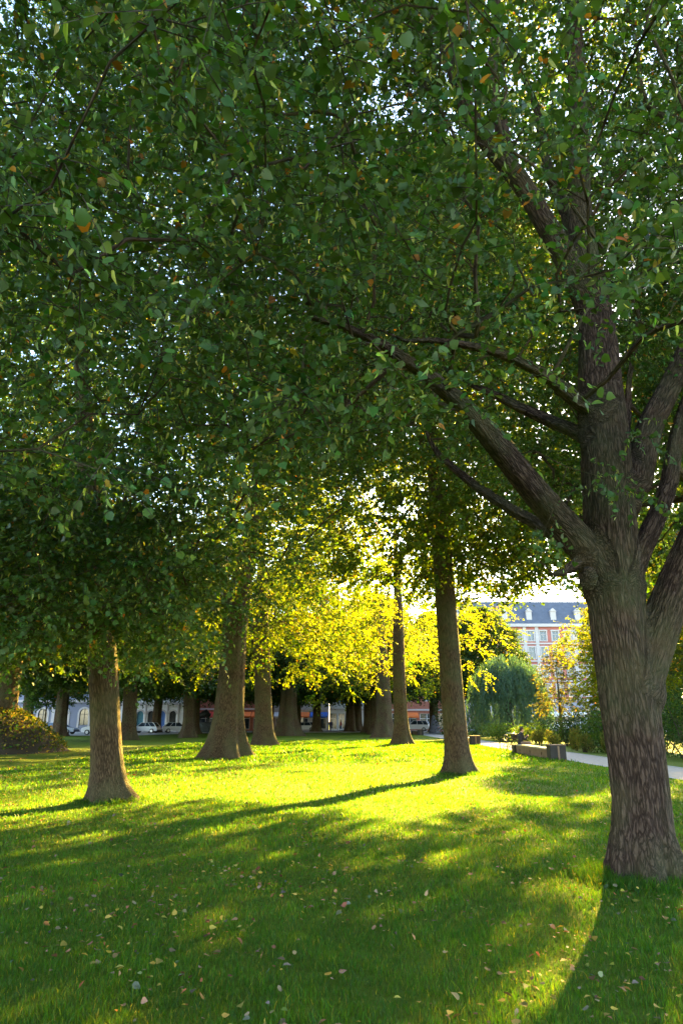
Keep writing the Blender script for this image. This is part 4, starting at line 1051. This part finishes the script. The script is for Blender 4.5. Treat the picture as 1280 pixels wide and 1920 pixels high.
def bicycle(loc, rz, label, frame_mat, lean=0.06, basket=True, group=None):
    e = empty('bicycle', loc, label, 'bicycle', group, rz); e.rotation_euler = (0, lean, rz)
    for yy in (-.52, .52):
        b = MB(); b.ring((0, yy, .34), .325, .02, 'x', 36, 6); wo = b.build('wheel', M['dark'], e, True)
        b = MB(); b.ball((0, yy, .34), .03, 8, 6)
        for k in range(16):
            a = k * math.pi / 8; b.tube([(0, yy, .34), (0, yy + .32 * math.cos(a), .34 + .32 * math.sin(a))], .0018, 3)
        b.build('spokes', M['steel'], wo)
        b = MB(); n = 12
        pts = [(0, yy + .365 * math.cos(a), .34 + .365 * math.sin(a)) for a in [math.pi * (.1 + .75 * i / n) if yy > 0 else math.pi * (.15 + .8 * i / n) for i in range(n + 1)]]
        b.tube(pts, .022, 5); b.build('mudguard', M['dark'], e, True)
    b = MB(); bb = (0, -.05, .30); seat = (0, -.20, .80); hd = (0, .34, .82); hl = (0, .38, .64)
    for p, q in ((bb, seat), (bb, hl), (seat, (0, .345, .78)), (bb, (0, -.52, .34)), ((0, -.16, .70), (0, -.52, .34)), (hd, (0, .52, .34)), (hd, (0, .32, .98))): b.tube([p, q], .016, 8)
    b.build('frame', frame_mat, e, True)
    b = MB(); b.tube([(-.28, .16, 1.02), (-.24, .26, 1.04), (0, .32, 1.0), (.24, .26, 1.04), (.28, .16, 1.02)], .014, 8); b.build('handlebar', M['steel'], e, True)
    b = MB(); b.ball((0, -.24, .90), .10, 12, 8, (.85, 1.35, .35)); b.tube([(0, -.2, .8), (0, -.22, .9)], .014, 8); b.build('saddle', M['dark'], e, True)
    b = MB(); b.ring((0.03, -.05, .30), .09, .006, 'x', 20, 4); b.tube([(-.14, -.05, .18), (-.05, -.05, .18), (-.04, -.05, .3), (.05, -.05, .3), (.06, -.05, .42), (.15, -.05, .42)], .011, 6); b.build('crank', M['steel'], e, True)
    if basket:
        b = MB()
        for z, s in ((.74, .13), (.82, .15), (.90, .165), (.98, .18)):
            b.tube([(-s, .42, z), (s, .42, z), (s, .42 + 1.7 * s, z), (-s, .42 + 1.7 * s, z), (-s, .42, z)], .010, 5)
        for k in range(9):
            u = k / 8; b.tube([(-.13 + .26 * u, .42, .73), (-.18 + .36 * u, .42, .99)], .008, 4); b.tube([(-.13 + .26 * u, .64, .73), (-.18 + .36 * u, .725, .99)], .008, 4)
            b.tube([(-.13, .42 + .22 * u, .73), (-.18, .42 + .3 * u, .99)], .008, 4); b.tube([(.13, .42 + .22 * u, .73), (.18, .42 + .3 * u, .99)], .008, 4)
        b.box(-.13, .13, .42, .64, .725, .74); b.build('basket', M['dark'], e)
        b = MB(); b.ball((0, .55, .90), .13, 12, 8, (1, 1, .8)); b.build('bag', M['dark'], e, True)
    return e
M['steel'] = plain('steel', (0.45, .45, .45), .35, .8, var=.05)
bicycle((9.25, 39.7, 0), R(205), 'black bicycle with front basket parked behind the seated man', M['dark'])
bicycle((13.2, 96, 0), R(120), 'red bicycle leaning by the far end of the path', M['red'], basket=False)

# ------------------------------------------------------------------ people
SKIN = plain('skin', (0.48, 0.26, 0.18), .55, var=.05)
HAIRD = plain('dark_hair', (0.035, 0.018, 0.010), .7); HAIRB = plain('fair_hair', (0.30, 0.17, 0.07), .7)
def hand(b, w, d, up, s=1.0, curl=0.5, side=1):
    """palm and five fingers; w wrist, d finger direction, up back-of-hand normal"""
    w = Vector(w); d = Vector(d).normalized(); up = Vector(up).normalized(); lat = d.cross(up).normalized()
    b.cap(w + d * .02, w + d * .075, .028, .034, 10); b.cap(w + d * .045 + lat * .02, w + d * .045 - lat * .02, .024, .024, 8)
    for i, (ln, o) in enumerate(((.070, .032), (.080, .011), (.074, -.011), (.056, -.031))):
        p = w + d * .085 + lat * o * side; q = p + (d - up * curl * .5).normalized() * ln * .5; t = q + (d * .6 - up * curl).normalized() * ln * .5
        b.cap(p, q, .0105, .0095, 7); b.cap(q, t, .0095, .008, 7)
    p = w + d * .03 + lat * .032 * side; q = p + (d * .6 + lat * .7 * side - up * .2).normalized() * .036; b.cap(p, q, .013, .011, 7); b.cap(q, q + (d * .9 + lat * .1 * side - up * .3).normalized() * .03, .011, .009, 7)
def person(loc, rz, label, J, top, legs_m, hair, voxel=.016, longhair=False, group=None, phone=False, bagm=None):
    e = empty('person', loc, label, 'person', group, rz)
    V = Vector
    def limb(b, a, c, ra, rc, k=0): b.cap(a, c, ra + k, rc + k, 12)
    H = V(J['head'])
    def core(b, k=0.0, arms=True, legs=True, cloth=0):
        pel, che, nek = V(J['pelvis']), V(J['chest']), V(J['neck'])
        if cloth != 2:
            sx = (V(J['shl']) - V(J['shr'])).normalized() * .09
            b.cap(pel + sx * .7 + V((0, 0, .05)), che + sx, .10 + k, .115 + k, 14); b.cap(pel - sx * .7 + V((0, 0, .05)), che - sx, .10 + k, .115 + k, 14); b.cap(pel, che, .115 + k, .125 + k, 14)
            b.cap(V(J['shl']), V(J['shr']), .06 + k, .06 + k, 12); b.cap(che, nek, .11 + k, .055 + k * .5, 12)
        if arms:
            for s in 'lr':
                sh, el, wr = V(J['sh' + s]), V(J['el' + s]), V(J['wr' + s]); limb(b, sh, el, .052, .042, k); limb(b, el, wr if not cloth else el.lerp(wr, .93), .040, .027, k)
        if legs:
            for s in 'lr':
                hp, kn, an = V(J['hp' + s]), V(J['kn' + s]), V(J['an' + s]); limb(b, hp, kn, .085, .058, k); limb(b, kn, an if not cloth else kn.lerp(an, .96), .055, .038, k)
            b.cap(V(J['hpl']), V(J['hpr']), .095 + k, .095 + k, 12)
    b = MB(); core(b)
    b.cap(V(J['neck']), H, .052, .055, 10)
    f = V((0, 1, 0)); fx = J.get('face', 0.0); f = V((math.sin(fx), math.cos(fx), J.get('tilt', 0.0))).normalized(); sd_ = f.cross(V((0, 0, 1))).normalized()
    b.ball(H + V((0, 0, .045)), .092, 16, 12, (.86, 1.0, 1.12)); b.ball(H + f * .02 - V((0, 0, .035)), .070, 14, 10, (.85, 1, 1.0))
    b.cap(H + f * .088 + V((0, 0, .03)), H + f * .112 - V((0, 0, .005)), .010, .015, 7); b.cap(H + f * .083 - V((0, 0, .045)) - sd_ * .018, H + f * .083 - V((0, 0, .045)) + sd_ * .018, .008, .008, 6)
    for q in (-1, 1): b.cap(H + sd_ * .083 * q + V((0, 0, .035)), H + sd_ * .083 * q - V((0, 0, .005)), .013, .010, 7)
    for s, q in (('l', 1), ('r', -1)):
        wr, el = V(J['wr' + s]), V(J['el' + s]); hand(b, wr, J.get('hd' + s, tuple(wr - el)), J.get('hu' + s, (q * -1, 0, 0)), side=q)
        an = V(J['an' + s]); ft = V(J.get('ft' + s, (0, 1, 0))); b.cap(an - ft * .04 - V((0, 0, .04)), an + ft * .15 - V((0, 0, .055)), .038, .03, 10)
    body = remeshed(b, 'body', SKIN, e, voxel if voxel > .012 else .012, 1)
    b = MB(); core(b, .022, True, False, 1); b.cap(V(J['pelvis']) - V((.04, 0, .02)), V(J['pelvis']) + V((.04, 0, -.02)), .14, .14); remeshed(b, 'jacket', top, e, voxel * 1.2, 2)
    b = MB(); core(b, .016, False, True, 2); remeshed(b, 'trousers', legs_m, e, voxel * 1.2, 2)
    for s in 'lr':
        an = V(J['an' + s]); ft = V(J.get('ft' + s, (0, 1, 0))); b = MB(); b.cap(an - ft * .05 - V((0, 0, .045)), an + ft * .17 - V((0, 0, .062)), .050, .036, 12); b.build('shoe', M['dark'], e, True)
    b = MB(); b.ball(H - f * .016 + V((0, 0, .072)), .098, 16, 12, (.93, 1.02, 1.0)); b.ball(H - f * .045 + V((0, 0, .03)), .082, 12, 10, (.95, .9, 1.1))
    if longhair: b.cap(H - f * .05, H - f * .06 - V((0, 0, .2)), .08, .05, 12)
    remeshed(b, 'hair', hair, e, .018, 2)
    for q in (-1, 1): 
        b = MB(); b.ball(H + f * .078 + sd_ * .032 * q + V((0, 0, .03)), .011, 8, 6); b.build('eye', M['dark'], e, True)
    if phone:
        return e
    return e
def stand(step=0.0, arm=0.25):
    return dict(head=(0, .03, 1.62), neck=(0, 0, 1.47), chest=(0, 0, 1.28), pelvis=(0, 0, .98), shl=(-.18, 0, 1.41), shr=(.18, 0, 1.41), ell=(-.24, -.04 - arm * .2, 1.13), elr=(.24, .02 + arm * .2, 1.13),
        wrl=(-.23, .06 - arm * .5, .90), wrr=(.23, .10 + arm * .5, .92), hpl=(-.09, 0, .92), hpr=(.09, 0, .92), knl=(-.10, .04 + step * .6, .50), knr=(.10, .04 - step * .3, .50), anl=(-.10, step, .09), anr=(.10, -step * .9, .09 + abs(step) * .15))
seated = dict(head=(0, .12, 1.205), neck=(0, .06, 1.06), chest=(0, .03, .88), pelvis=(0, -.02, .60), shl=(-.18, .05, 1.0), shr=(.18, .05, 1.0), ell=(-.24, .14, .76), elr=(.24, .14, .76), wrl=(-.08, .36, .86), wrr=(.10, .35, .87),
    hdl=(.35, .6, .5), hdr=(-.35, .6, .5), hpl=(-.09, .02, .57), hpr=(.09, .02, .57), knl=(-.12, .46, .55), knr=(.12, .46, .56), anl=(-.12, .50, .10), anr=(.12, .42, .10), tilt=-.35)
cl_black = plain('black_jacket', (0.018, .017, .02), .8); cl_navy = plain('navy_coat', (0.02, .028, .09), .8); cl_tan = plain('tan_trousers', (0.20, .13, .10), .85); cl_jean = plain('jeans', (0.05, .07, .14), .85)
cl_white = plain('white_shirt', (.6, .58, .55), .8); cl_red = plain('red_jacket', (.45, .03, .03), .8)
person((9.52, 38.35, -.02), R(-84), 'seated man in black jacket looking at a phone on the bench', seated, cl_black, cl_tan, HAIRD, .014)
b = MB(); b.box(-.036, .036, -.004, .004, -.07, .07); ph = b.build('mobile_phone', M['dark'], None, bevel=.003); ph.location = (9.97, 38.31, .93); ph.rotation_euler = (R(30), 0, R(-84)); tag(ph, 'dark phone held in the hands of the seated man', 'phone')
person((10.7, 72.7, 0), R(8), 'walking person in dark coat on the path, left one of the couple', stand(.25), cl_navy, cl_black, HAIRB, .022, group='couple walking on the path')
person((11.25, 73.1, 0), R(5), 'walking person half behind the mossy trunk, right one of the couple', stand(-.22), cl_navy, cl_jean, HAIRD, .022, group='couple walking on the path')
person((-15.9, 117, 0), R(80), 'distant pedestrian in dark clothes between the fluted and forked trunks', stand(.2), cl_black, cl_jean, HAIRD, .03)
person((-1.9, 121, .05), R(170), 'distant person in dark clothing standing by the glazed shopfront', stand(0), cl_navy, cl_jean, HAIRD, .03)
person((-.1, 122, .05), R(90), 'distant walker with a red jacket by the glazed shopfront', stand(.2), cl_red, cl_jean, HAIRB, .03)
person((-38.5, 96, .03), R(120), 'person in white shirt standing by the parked cars at far left', stand(.1), cl_white, cl_jean, HAIRB, .03)

# ------------------------------------------------------------------ cars
M['carwhite'] = plain('white_car_paint', (.78, .78, .78), .25, var=.02, spec=.6); M['carsilver'] = plain('silver_car_paint', (.33, .37, .43), .3, .5, var=.03); M['cardark'] = plain('dark_car_paint', (.03, .035, .05), .25, var=.05, spec=.6)
M['tyre'] = plain('tyre', (.02, .02, .02), .85); M['lampred'] = plain('tail_lamp', (.4, .02, .02), .3); M['lampclear'] = plain('head_lamp', (.7, .7, .65), .2)
def car(loc, rz, label, paint, kind='hatch', group='cars parked by the plaza'):
    e = empty('parked_car', loc, label, 'car', group, rz)
    L = {'hatch': 4.0, 'suv': 4.5, 'estate': 4.6}[kind]; h = {'hatch': 1.45, 'suv': 1.68, 'estate': 1.46}[kind]; w = .87
    s = L / 4.0; belt = h * .62
    low = [(-2.0, .30), (-2.02, .62), (-1.93, belt * .98), (-1.0, belt + .02), (0, belt + .02), (.85, belt), (1.45, belt * .93), (1.93, belt * .78), (2.02, .55), (2.0, .30)]
    low = [(a * s, z) for a, z in low]
    b = MB(); n = len(low)
    prof = [(a, z, w if .35 < z < belt - .05 else w - .05) for a, z in low]
    ys_ = [-1, 1]
    vs = [(q[2] * sg * (1 - .06 * (abs(q[0]) / (L / 2)) ** 4), q[0], q[1]) for sg in ys_ for q in prof]
    fs = [tuple(range(n)), tuple(range(2 * n - 1, n - 1, -1))] + [(i, n + i, n + (i + 1) % n, (i + 1) % n) for i in range(n)]
    b.add(vs, fs)
    g0 = {'hatch': (-1.85, -1.35, .35, .98), 'suv': (-1.92, -1.6, .35, .95), 'estate': (-1.93, -1.62, .3, .98)}[kind]; g0 = [q * s for q in g0]
    # roof panel and pillars
    b.add([(-.64, g0[1], h), (.64, g0[1], h), (.64, g0[2], h - .02), (-.64, g0[2], h - .02), (-.62, g0[1], h - .05), (.62, g0[1], h - .05), (.62, g0[2], h - .07), (-.62, g0[2], h - .07)], [(0, 3, 2, 1), (4, 5, 6, 7), (0, 1, 5, 4), (2, 3, 7, 6), (1, 2, 6, 5), (3, 0, 4, 7)])
    for sg in (-1, 1):
        for (a0, a1, wd) in ((g0[0], g0[1], .05), (g0[3], g0[2], .035), (-.25 * s, -.25 * s, .035), (g0[0] + .75, g0[1] + .75, .035)):
            b.tube([(sg * .81, a0, belt - .02), (sg * .65, a1, h - .03)], wd, 6)
    bo = b.build('body', paint, e, bevel=.03)
    b = MB(); G0 = [(-.79, g0[0] + .03, belt), (.79, g0[0] + .03, belt), (.79, g0[3] - .03, belt), (-.79, g0[3] - .03, belt), (-.63, g0[1] + .02, h - .03), (.63, g0[1] + .02, h - .03), (.63, g0[2] - .02, h - .045), (-.63, g0[2] - .02, h - .045)]
    b.add(G0, [(0, 1, 5, 4), (1, 2, 6, 5), (2, 3, 7, 6), (3, 0, 4, 7)]); b.build('windows', M['glass'], e)
    for sg in (-1, 1):
        for a in (-1.25 * s, 1.27 * s):
            b = MB(); b.tube([(sg * .68, a, .31), (sg * .885, a, .31)], .31, 20); wo = b.build('wheel', M['tyre'], e)
            b = MB(); b.tube([(sg * .88, a, .31), (sg * .90, a, .31)], [.20, .18], 14)
            for k in range(5): b.box(sg * .9 - .005, sg * .9 + .005, a - .02 + .1 * math.cos(k * 1.257), a + .02 + .1 * math.cos(k * 1.257), .29 + .1 * math.sin(k * 1.257), .33 + .1 * math.sin(k * 1.257))
            b.build('rim', M['steel'], wo)
        b = MB(); b.ball((sg * .66, 1.95 * s, .66), .12, 10, 8, (1.2, .5, .7)); b.build('headlight', M['lampclear'], e, True)
        b = MB(); b.ball((sg * .70, -1.96 * s, .80), .10, 10, 8, (.8, .5, 1.2)); b.build('tail_light', M['lampred'], e, True)
        b = MB(); b.ball((sg * .93, .72 * s, belt + .06), .09, 8, 6, (1, .6, .8)); b.build('mirror', paint, e, True)
    b = MB(); b.box(-.8, .8, -2.06 * s, -2.0 * s, .3, .48); b.box(-.8, .8, 2.0 * s, 2.06 * s, .3, .48); b.build('bumper', M['dark'], e, bevel=.02)
    return e
car((-29.8, 89, .03), R(86), 'white tall car seen left of the brown leaning trunk', M['carwhite'], 'suv')
car((-36.6, 93, .03), R(-94), 'silver-grey car partly hidden by the ivy mound', M['carsilver'], 'estate')
car((-31.2, 99, .03), R(92), 'dark car between the brown trunk and the twin-stemmed tree', M['cardark'], 'hatch')
car((-27.6, 101, .03), R(82), 'white hatchback parked in front of the arcade, facing left', M['carwhite'], 'hatch')
car((-23.9, 104, .03), R(-70), 'white car just right of the slim trunk near the statue', M['carwhite'], 'hatch')
car((-6.4, 119, .05), R(88), 'pale car under the orange and blue awnings', M['carwhite'], 'estate')
car((12.6, 121, .05), R(75), 'white car at the far end of the path', M['carwhite'], 'suv')
def coach():
    e = empty('parked_coach', (31.2, 118, .06), 'long white coach standing below the pink building', 'coach')
    b = MB(); b.box(0, 9.4, 0, 2.4, .35, 3.0); b.build('body', M['carwhite'], e, bevel=.12)
    b = MB(); b.box(.4, 8.9, -.015, .01, 1.5, 2.3); b.build('windows', M['glass'], e)
    for x in (1.6, 7.6):
        b = MB(); b.tube([(x, -.03, .48), (x, .3, .48)], .48, 20); b.build('wheel', M['tyre'], e)
coach()
def stone():
    e = MB(); e.cap((0, 0, -.2), (.1, 0, 1.3), 1.0, .45, 14); e.cap((-.1, .1, .9), (-.15, 0, 2.2), .6, .25, 12)
    o = remeshed(e, 'standing_stone', plain('grey_granite', (.13, .125, .14), .9, scale=2, bump=.02), None, .09, 3); o.location = (12.9, 99, 0)
    tag(o, 'tall grey standing stone at the far end of the path', 'stone')
stone()
# street sapling on the plaza
tree('street_tree', 'thin young street tree rising behind the ivy mound', (-36.5, 88), 0.09, 7.0, 2.9, 2.4, 3.0, 260, 4, 6, 0.2, (0.06, 0.13, 0.035), 45, z0=2.8, tlen=0.6, flare=(4, .2, .2, .3))
for sx, sy, src, rz, lab in ((14.5, 112, va, 1.1, 'dark tree beyond the standing stone'), (20, 100, vb, 2.1, 'rounded tree behind the willow to its left'), (32, 68, va, 0.3, 'tall tree across the river, behind the near trunk'), (39, 64, vb, 1.3, 'tall tree across the river at the right edge')):
    c = copy_tree(src); c.location = (sx, sy, 0); c.rotation_euler = (0, 0, rz); c['label'] = lab
